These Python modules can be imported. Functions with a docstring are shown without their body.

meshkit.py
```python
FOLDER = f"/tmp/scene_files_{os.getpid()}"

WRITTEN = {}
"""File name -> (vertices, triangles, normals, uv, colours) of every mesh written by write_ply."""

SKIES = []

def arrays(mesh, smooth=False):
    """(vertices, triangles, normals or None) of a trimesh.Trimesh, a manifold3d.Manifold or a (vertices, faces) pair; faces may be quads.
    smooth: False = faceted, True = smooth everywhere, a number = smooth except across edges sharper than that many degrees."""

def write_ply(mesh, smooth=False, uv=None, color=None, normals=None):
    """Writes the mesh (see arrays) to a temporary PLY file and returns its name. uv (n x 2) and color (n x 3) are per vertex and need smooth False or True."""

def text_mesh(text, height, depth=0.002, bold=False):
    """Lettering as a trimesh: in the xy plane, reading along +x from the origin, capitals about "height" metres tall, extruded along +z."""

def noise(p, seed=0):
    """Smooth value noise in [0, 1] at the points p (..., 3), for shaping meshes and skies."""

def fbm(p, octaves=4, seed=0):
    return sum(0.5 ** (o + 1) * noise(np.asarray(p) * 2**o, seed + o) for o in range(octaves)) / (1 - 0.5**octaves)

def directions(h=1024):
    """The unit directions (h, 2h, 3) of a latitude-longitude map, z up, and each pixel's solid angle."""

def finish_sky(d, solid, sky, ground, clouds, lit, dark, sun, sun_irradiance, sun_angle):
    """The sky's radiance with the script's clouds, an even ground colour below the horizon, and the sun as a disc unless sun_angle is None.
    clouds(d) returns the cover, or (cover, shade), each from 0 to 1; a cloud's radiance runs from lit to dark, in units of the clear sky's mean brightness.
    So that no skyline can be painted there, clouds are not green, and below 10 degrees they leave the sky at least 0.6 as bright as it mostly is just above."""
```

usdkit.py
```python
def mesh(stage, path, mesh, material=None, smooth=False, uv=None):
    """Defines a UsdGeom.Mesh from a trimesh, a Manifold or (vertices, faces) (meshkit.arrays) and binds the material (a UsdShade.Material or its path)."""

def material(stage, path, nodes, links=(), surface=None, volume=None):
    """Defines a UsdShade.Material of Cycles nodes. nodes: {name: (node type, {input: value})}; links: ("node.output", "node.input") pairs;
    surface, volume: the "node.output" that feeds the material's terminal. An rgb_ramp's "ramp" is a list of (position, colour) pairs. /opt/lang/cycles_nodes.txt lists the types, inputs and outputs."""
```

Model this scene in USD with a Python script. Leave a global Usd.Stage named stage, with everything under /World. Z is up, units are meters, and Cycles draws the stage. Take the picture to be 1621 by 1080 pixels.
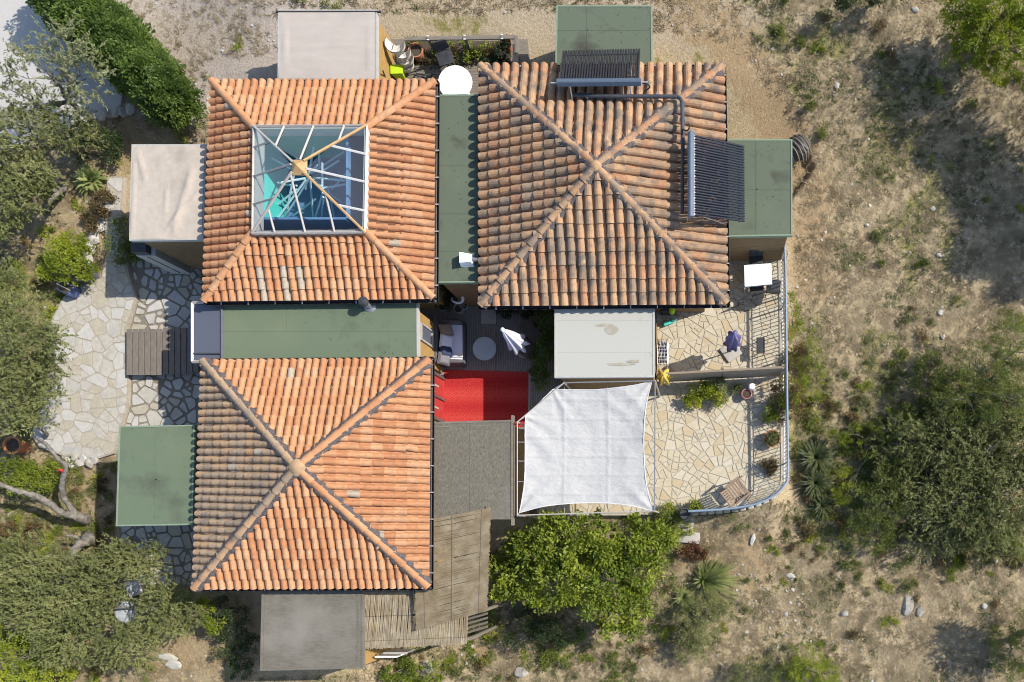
import math, random
import numpy as np
import trimesh, usdkit, meshkit
from shapely.geometry import Polygon, Point, LineString, box as sbox
from scipy.spatial import Voronoi, Delaunay
from pxr import Usd, UsdGeom, UsdLux, UsdShade, Gf, Sdf, Vt

# ------------------------------------------------------------------ camera, sky, sun, exposure
H, F, PX, PY = 22.0, 1150.0, 1108.0, 840.0      # height over the terrace (m), focal length and nadir in pixels of the photograph
stage = Usd.Stage.CreateInMemory()
UsdGeom.SetStageUpAxis(stage, 'Z'); UsdGeom.SetStageMetersPerUnit(stage, 1.0)
UsdGeom.Xform.Define(stage, '/World'); UsdGeom.Scope.Define(stage, '/World/Looks')
cam = UsdGeom.Camera.Define(stage, '/World/Camera')
cam.CreateHorizontalApertureAttr(36.0); cam.CreateVerticalApertureAttr(36.0 * 682 / 1024)
cam.CreateFocalLengthAttr(36.0 * F / 1621)
cam.CreateHorizontalApertureOffsetAttr((810.5 - PX) * 36.0 / 1621)
cam.CreateVerticalApertureOffsetAttr((PY - 540.0) * 36.0 / 1621)
cam.CreateClippingRangeAttr(Gf.Vec2f(0.1, 5000))
cam.AddTranslateOp().Set(Gf.Vec3d(0, 0, H))
cam.CreateExposureAttr(0.64)
SUN = np.array([1.10, 0.35, 1.0]); SUN /= np.linalg.norm(SUN)
ELEV, ROT = math.asin(SUN[2]), math.atan2(SUN[0], SUN[1])
dome = UsdLux.DomeLight.Define(stage, '/World/sky')
sky_m = usdkit.material(stage, '/World/Looks/sky', {
    's': ('sky_texture', {'sky_type': 'single_scattering', 'sun_disc': False, 'sun_elevation': ELEV, 'sun_rotation': ROT, 'altitude': 200.0}),
    'b': ('background_shader', {'strength': 0.125})}, [('s.color', 'b.color')], surface='b.background')
UsdShade.MaterialBindingAPI.Apply(dome.GetPrim()).Bind(sky_m)
dome.GetPrim().SetCustomDataByKey('kind', 'structure')
sun = UsdLux.DistantLight.Define(stage, '/World/sun')
sun.CreateNormalizeAttr(True); sun.CreateIntensityAttr(1.0); sun.CreateAngleAttr(0.53); sun.CreateColorAttr(Gf.Vec3f(1.0, 0.93, 0.82))
zx = np.cross([0, 0, 1.0], SUN); zx /= np.linalg.norm(zx); zy = np.cross(SUN, zx)
sun.AddTransformOp().Set(Gf.Matrix4d(*zx, 0, *zy, 0, *SUN, 0, 0, 0, 0, 1))

# ------------------------------------------------------------------ helpers
rng = np.random.default_rng(7)
def W(px, py, z=0.0):
    s = (H - z) / F
    return np.array([(px - PX) * s, -(py - PY) * s, z])
def sst(a, b, x):
    t = np.clip((np.asarray(x, float) - a) / (b - a), 0, 1); return t * t * (3 - 2 * t)
def uv0(x, y): return PX + np.asarray(x) * F / H, PY - np.asarray(y) * F / H
PIT = Polygon([(1215, 245), (1278, 242), (1289, 264), (1228, 345), (1215, 345)])
def ground(x, y):
    """Height of the natural ground; the house, the terrace and the stone path sit on it."""
    u, v = uv0(x, y)
    north = 0.85 * sst(250, 120, v) + 0.0045 * np.clip(120 - v, 0, 2000)
    north = north * (0.35 + 0.65 * sst(250, 480, u))
    east = -0.10 - 0.45 * sst(1215, 1262, u) * sst(330, 560, v) * (1 - 0.3 * sst(1300, 1700, u)) * (1 - .92 * sst(770, 880, v))
    south = -0.45 * sst(790, 850, v) * sst(560, 660, u) - 0.0012 * np.clip(v - 850, 0, 900) * sst(520, 760, u)
    south = np.where((u > 1215) & (v > 500), np.minimum(south, 0), south)
    z = north + east + south
    z = z + 0.05 * (meshkit.noise(np.stack([x * .9, y * .9, 0 * x], -1), 3) - .5)
    return z
def WG(px, py, dz=0.0):
    z = 0.0
    for _ in range(6):
        p = W(px, py, z + dz); z = float(ground(p[0], p[1]))
    return W(px, py, z + dz)

used = {}
def numbered(parent, name):
    k = (parent, name); n = used.get(k, 0); used[k] = n + 1
    return name if n == 0 else f'{name}_{n:03d}'
class T:
    def __init__(s, path, loc): s.path, s.loc = path, np.asarray(loc, float)
def tagp(prim, label=None, cat=None, group=None, kind=None):
    for k, v in (('label', label), ('category', cat), ('group', group), ('kind', kind)):
        if v: prim.SetCustomDataByKey(k, v)
def thing(name, label, cat, loc, group=None, kind=None):
    path = '/World/' + numbered('/World', name)
    x = UsdGeom.Xform.Define(stage, path); x.AddTranslateOp().Set(Gf.Vec3d(*map(float, loc)))
    tagp(x.GetPrim(), label, cat, group, kind)
    return T(path, loc)
def part(parent, name, vf, mat, smooth=False, label=None, kind=None):
    """vf in world coordinates"""
    path = parent.path + '/' + numbered(parent.path, name)
    if hasattr(vf, 'vertices'): vf = (np.array(vf.vertices), np.array(vf.faces))
    v, f = vf
    m = usdkit.mesh(stage, path, (np.asarray(v, float) - parent.loc, f), MATS[mat] if isinstance(mat, str) else mat, smooth=smooth)
    tagp(m.GetPrim(), label, None, None, kind)
    return T(path, parent.loc)
def solo(name, label, cat, vf, mat, smooth=False, group=None, kind=None):
    path = '/World/' + numbered('/World', name)
    if hasattr(vf, 'vertices'): vf = (np.array(vf.vertices), np.array(vf.faces))
    m = usdkit.mesh(stage, path, vf, MATS[mat] if isinstance(mat, str) else mat, smooth=smooth)
    tagp(m.GetPrim(), label, cat, group, kind)
    return T(path, (0, 0, 0))
class MB:
    def __init__(s): s.v, s.f, s.n = [], [], 0
    def add(s, v, f):
        v = np.asarray(v, float); f = np.asarray(f, int)
        if f.ndim == 2 and f.shape[1] == 4: f = np.vstack([f[:, [0, 1, 2]], f[:, [0, 2, 3]]])
        s.v.append(v); s.f.append(f + s.n); s.n += len(v); return s
    def tm(s, m): return s.add(m.vertices, m.faces)
    def out(s): return np.vstack(s.v), np.vstack(s.f)
CF = np.array([[0, 3, 2, 1], [4, 5, 6, 7], [0, 1, 5, 4], [1, 2, 6, 5], [2, 3, 7, 6], [3, 0, 4, 7]])
def hexa(b, t):   # bottom 4 (ccw from above), top 4
    f = CF; return np.vstack([b, t]), np.vstack([f[:, [0, 1, 2]], f[:, [0, 2, 3]]])
def bx(c, size, rz=0.0, tilt=None):
    x, y, z = np.asarray(size) / 2
    v = np.array([[-x, -y, -z], [x, -y, -z], [x, y, -z], [-x, y, -z], [-x, -y, z], [x, -y, z], [x, y, z], [-x, y, z]])
    if tilt is not None: v = v @ trimesh.transformations.rotation_matrix(tilt[0], tilt[1])[:3, :3].T
    co, si = math.cos(rz), math.sin(rz); R = np.array([[co, -si, 0], [si, co, 0], [0, 0, 1]])
    return v @ R.T + np.asarray(c, float), np.vstack([CF[:, [0, 1, 2]], CF[:, [0, 2, 3]]])
def bevbx(c, size, r=0.02, rz=0.0):
    """box with rounded edges"""
    m = trimesh.creation.box(np.asarray(size)); m = m.subdivide().subdivide()
    h = np.asarray(size) / 2; v = np.array(m.vertices); q = np.clip(v, -(h - r), h - r); d = v - q
    l = np.linalg.norm(d, axis=1, keepdims=True); v = np.where(l > 1e-9, q + d / np.maximum(l, 1e-9) * r, v)
    co, si = math.cos(rz), math.sin(rz); R = np.array([[co, -si, 0], [si, co, 0], [0, 0, 1]])
    return v @ R.T + np.asarray(c, float), np.array(m.faces)
def tube(pts, r, sides=6, caps=True):
    p = np.asarray(pts, float); n = len(p); r = np.broadcast_to(r, (n,))
    t = np.gradient(p, axis=0); t /= np.linalg.norm(t, axis=1, keepdims=True) + 1e-12
    up = np.array([0, 0, 1.0]) if abs(t[0, 2]) < .9 else np.array([1.0, 0, 0])
    a = np.cross(t, up); a /= np.linalg.norm(a, axis=1, keepdims=True) + 1e-12
    b = np.cross(t, a); an = np.arange(sides) * 2 * np.pi / sides
    v = (p[:, None] + r[:, None, None] * (np.cos(an)[None, :, None] * a[:, None] + np.sin(an)[None, :, None] * b[:, None])).reshape(-1, 3)
    f = []
    for i in range(n - 1):
        for j in range(sides):
            k = (j + 1) % sides
            f += [[i * sides + j, i * sides + k, (i + 1) * sides + k], [i * sides + j, (i + 1) * sides + k, (i + 1) * sides + j]]
    if caps:
        for j in range(1, sides - 1):
            f += [[0, j + 1, j], [(n - 1) * sides, (n - 1) * sides + j, (n - 1) * sides + j + 1]]
    f = np.array(f)[:, ::-1]
    return v, f
def lathe(prof, c, n=24):
    """prof: (r,z) list from the bottom up along the outside"""
    prof = np.asarray(prof, float); an = np.arange(n) * 2 * np.pi / n; k = len(prof)
    v = np.stack([prof[:, 0][:, None] * np.cos(an), prof[:, 0][:, None] * np.sin(an), np.repeat(prof[:, 1][:, None], n, 1)], -1).reshape(-1, 3) + np.asarray(c, float)
    f = []
    for i in range(k - 1):
        for j in range(n):
            q = (j + 1) % n; f += [[i * n + j, i * n + q, (i + 1) * n + q], [i * n + j, (i + 1) * n + q, (i + 1) * n + j]]
    return v, np.array(f)
def prism(poly, z0, z1):
    """convex-ish shapely polygon (world xy) -> prism with top, sides"""
    c = np.array(poly.exterior.coords)[:-1]
    if Polygon(c).exterior.is_ccw is False: c = c[::-1]
    n = len(c); v = np.vstack([np.c_[c, np.full(n, z0)], np.c_[c, np.full(n, z1)]])
    i = np.arange(n); j = (i + 1) % n
    f = [np.stack([i, j, j + n], 1), np.stack([i, j + n, i + n], 1), np.array([[n, n + k, n + k + 1] for k in range(1, n - 1)])]
    return v, np.vstack(f)
def extr(poly, z0, z1):
    m = trimesh.creation.extrude_polygon(poly, z1 - z0, engine='earcut'); m.apply_translation([0, 0, z0]); return np.array(m.vertices), np.array(m.faces)
def wpoly(pts, z=0.0): return Polygon([W(x, y, z)[:2] for x, y in pts])
def bez(pts, n=24):
    """Catmull-Rom through points"""
    p = np.asarray(pts, float); q = np.vstack([2 * p[0] - p[1], p, 2 * p[-1] - p[-2]]); out = []
    for i in range(1, len(q) - 2):
        for t in np.linspace(0, 1, max(2, n // (len(p) - 1)), endpoint=False):
            a, b, c, d = q[i - 1:i + 3]
            out.append(.5 * (2 * b + (c - a) * t + (2 * a - 5 * b + 4 * c - d) * t * t + (3 * b - a - 3 * c + d) * t ** 3))
    out.append(p[-1]); return np.array(out)

# ------------------------------------------------------------------ materials
MATS = {}
def mat(name, cols, scale=6.0, detail=5.0, rough=0.85, bump=0.0, bscale=60.0, big=None, spec=0.3, metallic=0.0, stretch=None, island=0.0, mottle=0.35, coat=0.0):
    """cols: ramp colours over noise; big: (colour, scale, low, high) large stains; stretch: axis scaling of the noise; island: random value per loose piece."""
    n = {'g': ('geometry', {}), 'n': ('noise_texture', {'scale': scale, 'detail': detail, 'roughness': 0.65}),
         'r': ('rgb_ramp', {'ramp': [(0.3 + 0.4 * i / max(1, len(cols) - 1), c) for i, c in enumerate(cols)]}),
         'p': ('principled_bsdf', {'roughness': rough, 'specular_ior_level': spec, 'metallic': metallic, 'coat_weight': coat})}
    vec = 'g.position'; l = []
    if stretch:
        n['m'] = ('mapping', {'scale': stretch}); l.append(('g.position', 'm.vector')); vec = 'm.vector'
    l += [(vec, 'n.vector'), ('n.fac', 'r.fac')]
    col = 'r.color'
    if big:
        bs = big if isinstance(big, list) else [big]
        for i, (c, s, lo, hi) in enumerate(bs):
            n[f'bn{i}'] = ('noise_texture', {'scale': s, 'detail': 4.0, 'roughness': 0.6})
            n[f'bm{i}'] = ('map_range', {'from_min': lo, 'from_max': hi, 'to_min': 0.0, 'to_max': 1.0, 'clamp': True})
            n[f'bx{i}'] = ('mix_color', {'b': c})
            n[f'of{i}'] = ('vector_math', {'math_type': 'add', 'vector2': (13.7 * (i + 1), 7.1, 3.3)})
            l += [('g.position', f'of{i}.vector1'), (f'of{i}.vector', f'bn{i}.vector'), (f'bn{i}.fac', f'bm{i}.value'), (f'bm{i}.result', f'bx{i}.fac'), (col, f'bx{i}.a')]
            col = f'bx{i}.result'
    if island:
        n['im'] = ('map_range', {'from_min': 0.0, 'from_max': 1.0, 'to_min': 1 - island, 'to_max': 1 + island})
        n['hs'] = ('hsv', {'hue': 0.5, 'saturation': 1.0, 'fac': 1.0})
        l += [('g.random_per_island', 'im.value'), ('im.result', 'hs.value'), (col, 'hs.color')]; col = 'hs.color'
    l.append((col, 'p.base_color'))
    if bump:
        n['fn'] = ('noise_texture', {'scale': bscale, 'detail': 3.0}); n['b'] = ('bump', {'strength': bump, 'distance': 0.02})
        l += [(vec, 'fn.vector'), ('fn.fac', 'b.height'), ('b.normal', 'p.normal')]
    MATS[name] = usdkit.material(stage, '/World/Looks/' + name, n, l, surface='p.BSDF')
def leafmat(name, cols, trans=0.30, rough=0.55):
    n = {'g': ('geometry', {}), 'r': ('rgb_ramp', {'ramp': [(i / max(1, len(cols) - 1), c) for i, c in enumerate(cols)]}),
         'n': ('noise_texture', {'scale': 1.3, 'detail': 3.0}), 'a': ('math', {'math_type': 'multiply_add', 'value2': 0.62, 'value3': 0.0}),
         'a2': ('math', {'math_type': 'multiply_add', 'value2': 1.5, 'value3': -0.55, 'use_clamp': False}), 'a3': ('math', {'math_type': 'add', 'use_clamp': True}),
         'p': ('principled_bsdf', {'roughness': rough, 'specular_ior_level': 0.35}), 't': ('translucent_bsdf', {}),
         'br': ('hsv', {'saturation': 1.05, 'value': 1.35}), 'm': ('mix_closure', {'fac': trans})}
    l = [('g.random_per_island', 'a.value1'), ('g.position', 'n.vector'), ('n.fac', 'a2.value1'), ('a.value', 'a3.value1'), ('a2.value', 'a3.value2'), ('a3.value', 'r.fac'),
         ('r.color', 'p.base_color'), ('r.color', 'br.color'), ('br.color', 't.color'), ('p.BSDF', 'm.closure1'), ('t.BSDF', 'm.closure2')]
    MATS[name] = usdkit.material(stage, '/World/Looks/' + name, n, l, surface='m.closure')

# terracotta tile variants
def tileset(pre, bases, stain, amt):
    for i, c in enumerate(bases):
        c = np.array(c)
        mat(f'{pre}{i}', [tuple(c * .82), tuple(c), tuple(c * 1.13)], scale=9, rough=.9, bump=.25, bscale=90, spec=.2,
            big=[(stain, 2.6, amt, amt + .22), (tuple(c * np.array([1.12, 1.2, 1.3])), 5.0, .56, .72)])
tileset('terracotta_clean', [(.45, .225, .115), (.475, .25, .13), (.42, .20, .10), (.46, .235, .12), (.48, .27, .15), (.405, .19, .095)], (.31, .18, .11), .58)
tileset('terracotta_aged', [(.385, .225, .125), (.425, .27, .155), (.375, .205, .115), (.34, .22, .135), (.405, .25, .145), (.275, .20, .14)], (.165, .135, .11), .47)
tileset('terracotta_grey', [(.34, .245, .165), (.37, .265, .175), (.30, .22, .15), (.39, .26, .155), (.35, .255, .175), (.40, .245, .135)], (.22, .18, .15), .50)
mat('tile_pale', [(.31, .255, .195), (.42, .36, .285)], scale=14, rough=.9)
mat('roof_underlay', [(.10, .055, .035), (.16, .085, .05)], scale=12, rough=1)
mat('mortar_grey', [(.06, .05, .052), (.10, .086, .088), (.16, .142, .14)], scale=22, rough=1, bump=.8, bscale=45)
mat('gutter_metal', [(.035, .033, .036), (.06, .055, .055)], scale=8, rough=.5, metallic=.2)
mat('bright_metal', [(.75, .75, .76), (.6, .6, .62)], scale=8, rough=.35, metallic=.6)
mat('membrane_green', [(.105, .142, .092), (.125, .164, .107), (.143, .183, .121)], scale=40, detail=6, rough=.95, bump=.3, bscale=160, big=[((.085, .10, .07), .8, .56, .74), ((.15, .18, .115), .45, .50, .75)], stretch=(1, 1.6, 1))
mat('membrane_green_dark', [(.092, .114, .082), (.108, .133, .094), (.126, .152, .108)], scale=40, detail=6, rough=.95, bump=.3, bscale=160, big=[((.062, .062, .048), .9, .56, .72), ((.135, .155, .11), .5, .55, .8)], stretch=(1.6, 1, 1))
mat('membrane_pale', [(.37, .37, .335), (.41, .41, .37), (.43, .43, .39)], scale=30, rough=.85, bump=.15, bscale=140, big=[((.29, .25, .18), .75, .60, .74)])
mat('bitumen_grey', [(.095, .086, .067), (.145, .132, .104), (.20, .182, .143)], scale=26, detail=7, rough=.95, bump=.3, bscale=170, big=[((.22, .21, .18), .42, .56, .74), ((.12, .11, .095), 1.6, .60, .78)], stretch=(1.0, .45, 1))
mat('bitumen_plain', [(.12, .11, .09), (.18, .165, .135)], scale=16, detail=7, rough=.95, bump=.3, bscale=170, big=((.23, .215, .185), .5, .5, .72), stretch=(.35, 1.6, 1))
mat('canvas_beige', [(.40, .345, .29), (.44, .385, .325), (.465, .41, .35)], scale=7, rough=.95, bump=.12, bscale=200, big=[((.33, .285, .24), .9, .55, .74)])
mat('canvas_grey', [(.40, .355, .315), (.435, .39, .35)], scale=4, rough=.95, bump=.1, bscale=200, big=[((.35, .32, .295), .7, .52, .72)], stretch=(.5, 1.6, 1))
mat('trim_light', [(.36, .355, .33), (.45, .445, .42)], scale=9, rough=.6)
mat('trim_green', [(.17, .23, .16), (.22, .28, .2)], scale=9, rough=.7)
mat('trim_dark', [(.05, .055, .075), (.08, .085, .10)], scale=9, rough=.6)
mat('cladding_ochre', [(.30, .18, .06), (.38, .235, .085), (.44, .28, .11)], scale=4, rough=.75, stretch=(1, 1, 9), bump=.1, island=.12)
mat('cladding_brown', [(.17, .11, .055), (.24, .16, .08), (.30, .20, .10)], scale=4, rough=.8, stretch=(1, 1, 9), bump=.1, island=.15)
mat('wood_grey', [(.15, .13, .11), (.20, .175, .15), (.26, .23, .20)], scale=5, rough=.85, stretch=(8, .8, 1), bump=.2, bscale=40, island=.14)
mat('wood_grey_h', [(.16, .14, .115), (.22, .19, .155), (.28, .245, .20)], scale=5, rough=.85, stretch=(.8, 8, 8), bump=.2, bscale=40, island=.14)
mat('wood_fence', [(.21, .165, .12), (.28, .225, .165), (.33, .27, .20)], scale=5, rough=.85, stretch=(.8, 8, 8), bump=.2, bscale=40, island=.12)
mat('wood_deck', [(.25, .23, .21), (.34, .315, .29), (.43, .40, .37)], scale=6, rough=.85, stretch=(8, .8, 1), bump=.2, bscale=40, island=.22)
mat('wood_chair', [(.24, .17, .12), (.32, .235, .17)], scale=9, rough=.7, island=.15)
mat('reed', [(.36, .29, .19), (.48, .40, .275), (.62, .54, .39)], scale=3, rough=.8, island=.45, stretch=(1, 1, 1))
mat('reed_warm', [(.42, .325, .19), (.56, .45, .29), (.74, .63, .45)], scale=3, rough=.8, island=.5)
mat('stone_cream', [(.42, .365, .26), (.475, .42, .31), (.51, .46, .35)], scale=5, rough=.85, bump=.35, bscale=26, big=((.40, .32, .20), 2.3, .6, .75))
mat('stone_cream_b', [(.47, .425, .33), (.52, .475, .375)], scale=5, rough=.85, bump=.35, bscale=26)
mat('stone_cream_c', [(.42, .345, .225), (.47, .39, .265)], scale=5, rough=.85, bump=.35, bscale=26)
mat('mortar_cream', [(.34, .32, .27), (.42, .395, .34)], scale=9, rough=.95, bump=.5, bscale=60)
mat('stone_white', [(.33, .315, .27), (.41, .39, .345), (.47, .45, .40)], scale=6, rough=.9, bump=.6, bscale=22, big=((.35, .35, .34), 1.7, .55, .7))
mat('stone_white_b', [(.40, .39, .365), (.49, .475, .445)], scale=6, rough=.9, bump=.6, bscale=22)
mat('stone_white_c', [(.34, .31, .245), (.43, .395, .32)], scale=6, rough=.9, bump=.6, bscale=22)
mat('mortar_path', [(.29, .255, .205), (.35, .315, .26), (.40, .37, .315)], scale=9, rough=.95, bump=.6, bscale=50)
mat('mortar_yard', [(.17, .148, .115), (.25, .222, .18)], scale=9, rough=1, bump=.8, bscale=40)
mat('rock', [(.20, .185, .155), (.30, .28, .245), (.39, .37, .33)], scale=6, rough=.95, bump=.7, bscale=25)
mat('concrete', [(.36, .345, .32), (.44, .425, .395)], scale=7, rough=.95, bump=.3, bscale=80)
mat('road', [(.42, .405, .385), (.50, .485, .465)], scale=30, rough=.95, bump=.2, bscale=120)
mat('bark', [(.08, .072, .06), (.17, .155, .132), (.265, .245, .215)], scale=7, rough=1, bump=1.0, bscale=18, stretch=(1, 1, 1))
mat('bark_dark', [(.06, .05, .04), (.12, .10, .08)], scale=8, rough=1, bump=.6, bscale=30)
mat('white_cloth', [(.60, .615, .63), (.66, .67, .68)], scale=3, rough=.95, bump=.15, bscale=220, stretch=(1, 4, 1))
mat('white_cloth_lilac', [(.66, .64, .76), (.74, .72, .83)], scale=4, rough=.95)
mat('white_paint', [(.80, .80, .80), (.84, .84, .84)], scale=4, rough=.45)
mat('white_gloss', [(.86, .87, .88), (.88, .88, .88)], scale=4, rough=.35)
mat('dirty_white', [(.38, .31, .22), (.62, .58, .52), (.72, .69, .63)], scale=9, rough=.8, bump=.4, bscale=30)
mat('dark_wicker', [(.09, .088, .095), (.16, .155, .165)], scale=60, rough=.7, bump=.8, bscale=120)
mat('brown_wicker', [(.12, .10, .075), (.20, .165, .125)], scale=70, rough=.8, bump=.8, bscale=120)
mat('cushion_brown', [(.22, .17, .13), (.30, .24, .19)], scale=20, rough=.95)
mat('cushion_navy', [(.03, .04, .09), (.045, .055, .12)], scale=20, rough=.95)
mat('cushion_grey', [(.14, .14, .16), (.20, .20, .22)], scale=20, rough=.95)
mat('terracotta_pot', [(.36, .15, .075), (.46, .21, .11)], scale=8, rough=.85)
mat('pot_grey', [(.10, .105, .12), (.15, .155, .17)], scale=8, rough=.6)
mat('pot_pink', [(.40, .16, .17), (.48, .22, .22)], scale=8, rough=.6)
mat('pot_black', [(.02, .02, .022), (.04, .04, .042)], scale=8, rough=.6)
mat('soil', [(.05, .04, .03), (.11, .085, .06)], scale=30, rough=1, bump=1, bscale=60)
mat('lime_plastic', [(.42, .62, .02), (.46, .66, .03)], scale=3, rough=.4)
mat('red_plastic', [(.55, .03, .03), (.62, .05, .04)], scale=3, rough=.4)
mat('door_red', [(.33, .035, .03), (.42, .05, .045)], scale=5, rough=.5)
mat('door_frame', [(.10, .07, .075), (.14, .10, .10)], scale=5, rough=.5)
mat('blue_glaze', [(.03, .045, .13), (.10, .14, .28)], scale=14, rough=.25)
mat('rail_blue', [(.17, .23, .31), (.23, .30, .39)], scale=14, rough=.5)
mat('steel_grey', [(.22, .23, .25), (.30, .31, .33)], scale=9, rough=.4, metallic=.4)
mat('header_blue', [(.065, .095, .14), (.09, .125, .175)], scale=4, rough=.5)
mat('pipe_dark', [(.04, .045, .055), (.075, .08, .095)], scale=9, rough=.6)
mat('tube_glass', [(.010, .013, .022), (.018, .022, .034)], scale=5, rough=.12, spec=.5)
mat('violet_cloth', [(.10, .085, .20), (.165, .145, .28)], scale=6, rough=.95)
mat('yellow_cloth', [(.48, .33, .06), (.60, .44, .10)], scale=6, rough=.95)
mat('teal_paint', [(.06, .50, .43), (.09, .58, .51)], scale=3, rough=.6)
mat('blue_floor', [(.10, .19, .34), (.14, .25, .42)], scale=2, rough=.5)
mat('pale_rod', [(.55, .72, .78), (.65, .80, .84)], scale=6, rough=.5)
mat('frame_grey', [(.34, .315, .295), (.42, .395, .37)], scale=8, rough=.6)
mat('frame_ochre', [(.38, .23, .10), (.47, .31, .16)], scale=9, rough=.7)
mat('frame_white', [(.47, .47, .475), (.56, .555, .55)], scale=8, rough=.5)
mat('slate_black', [(.03, .032, .036), (.055, .058, .062)], scale=9, rough=.5)
mat('metal_ball', [(.38, .43, .52), (.74, .77, .80)], scale=9, rough=.3, metallic=.25, bump=.5, bscale=30)
MATS['glass'] = usdkit.material(stage, '/World/Looks/glass', {'t': ('transparent_bsdf', {'color': (.90, .96, .98)}), 'g': ('glossy_bsdf', {'roughness': .03, 'color': (.9, .95, 1)}),
    'f': ('layer_weight', {'blend': .5}), 'pw': ('math', {'math_type': 'power', 'value2': 4.0}), 'ma': ('math', {'math_type': 'multiply_add', 'value2': .7, 'value3': .10, 'use_clamp': True}), 'm': ('mix_closure', {})},
    [('f.facing', 'pw.value1'), ('pw.value', 'ma.value1'), ('ma.value', 'm.fac'), ('t.BSDF', 'm.closure1'), ('g.BSDF', 'm.closure2')], surface='m.closure')
MATS['frosted'] = usdkit.material(stage, '/World/Looks/frosted', {'t': ('transparent_bsdf', {'color': (.75, .85, .9)}), 'd': ('principled_bsdf', {'base_color': (.62, .70, .74), 'roughness': .12}),
    'm': ('mix_closure', {'fac': .55})}, [('t.BSDF', 'm.closure1'), ('d.BSDF', 'm.closure2')], surface='m.closure')
MATS['annex_glass'] = usdkit.material(stage, '/World/Looks/annex_glass', {'p': ('principled_bsdf', {'base_color': (.10, .11, .14), 'roughness': .25, 'specular_ior_level': .35})}, [], surface='p.BSDF')
# leaves
leafmat('leaf_olive', [(.14, .16, .055), (.235, .25, .095), (.35, .355, .165), (.47, .465, .275)])
leafmat('leaf_olive_pale', [(.20, .22, .11), (.32, .33, .18), (.46, .46, .30)])
leafmat('leaf_green', [(.11, .155, .016), (.22, .265, .03), (.34, .375, .055), (.44, .46, .10)])
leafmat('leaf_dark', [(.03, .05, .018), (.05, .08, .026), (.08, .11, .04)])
leafmat('leaf_hedge', [(.065, .11, .022), (.12, .18, .035), (.19, .255, .06), (.30, .345, .10)])
leafmat('leaf_yellow', [(.15, .20, .015), (.28, .32, .03), (.42, .43, .05), (.52, .50, .09)])
leafmat('leaf_shrub', [(.10, .13, .03), (.18, .21, .05), (.27, .285, .08), (.36, .355, .135)])
leafmat('leaf_dry', [(.10, .075, .035), (.17, .12, .05), (.24, .16, .06), (.17, .17, .05)])
leafmat('leaf_red', [(.13, .06, .03), (.20, .10, .05), (.20, .15, .07)])
leafmat('leaf_yucca', [(.17, .20, .06), (.30, .32, .12), (.45, .45, .21)])
leafmat('leaf_variegated', [(.20, .25, .08), (.42, .44, .19), (.68, .66, .40)])
leafmat('leaf_spiky', [(.05, .07, .025), (.11, .13, .05), (.24, .25, .13)])
leafmat('grass_dry', [(.20, .16, .095), (.34, .28, .18), (.45, .385, .26), (.56, .49, .35)], trans=.25, rough=.8)
leafmat('grass_green', [(.085, .10, .035), (.15, .155, .06), (.23, .22, .10)], trans=.3, rough=.7)

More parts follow.
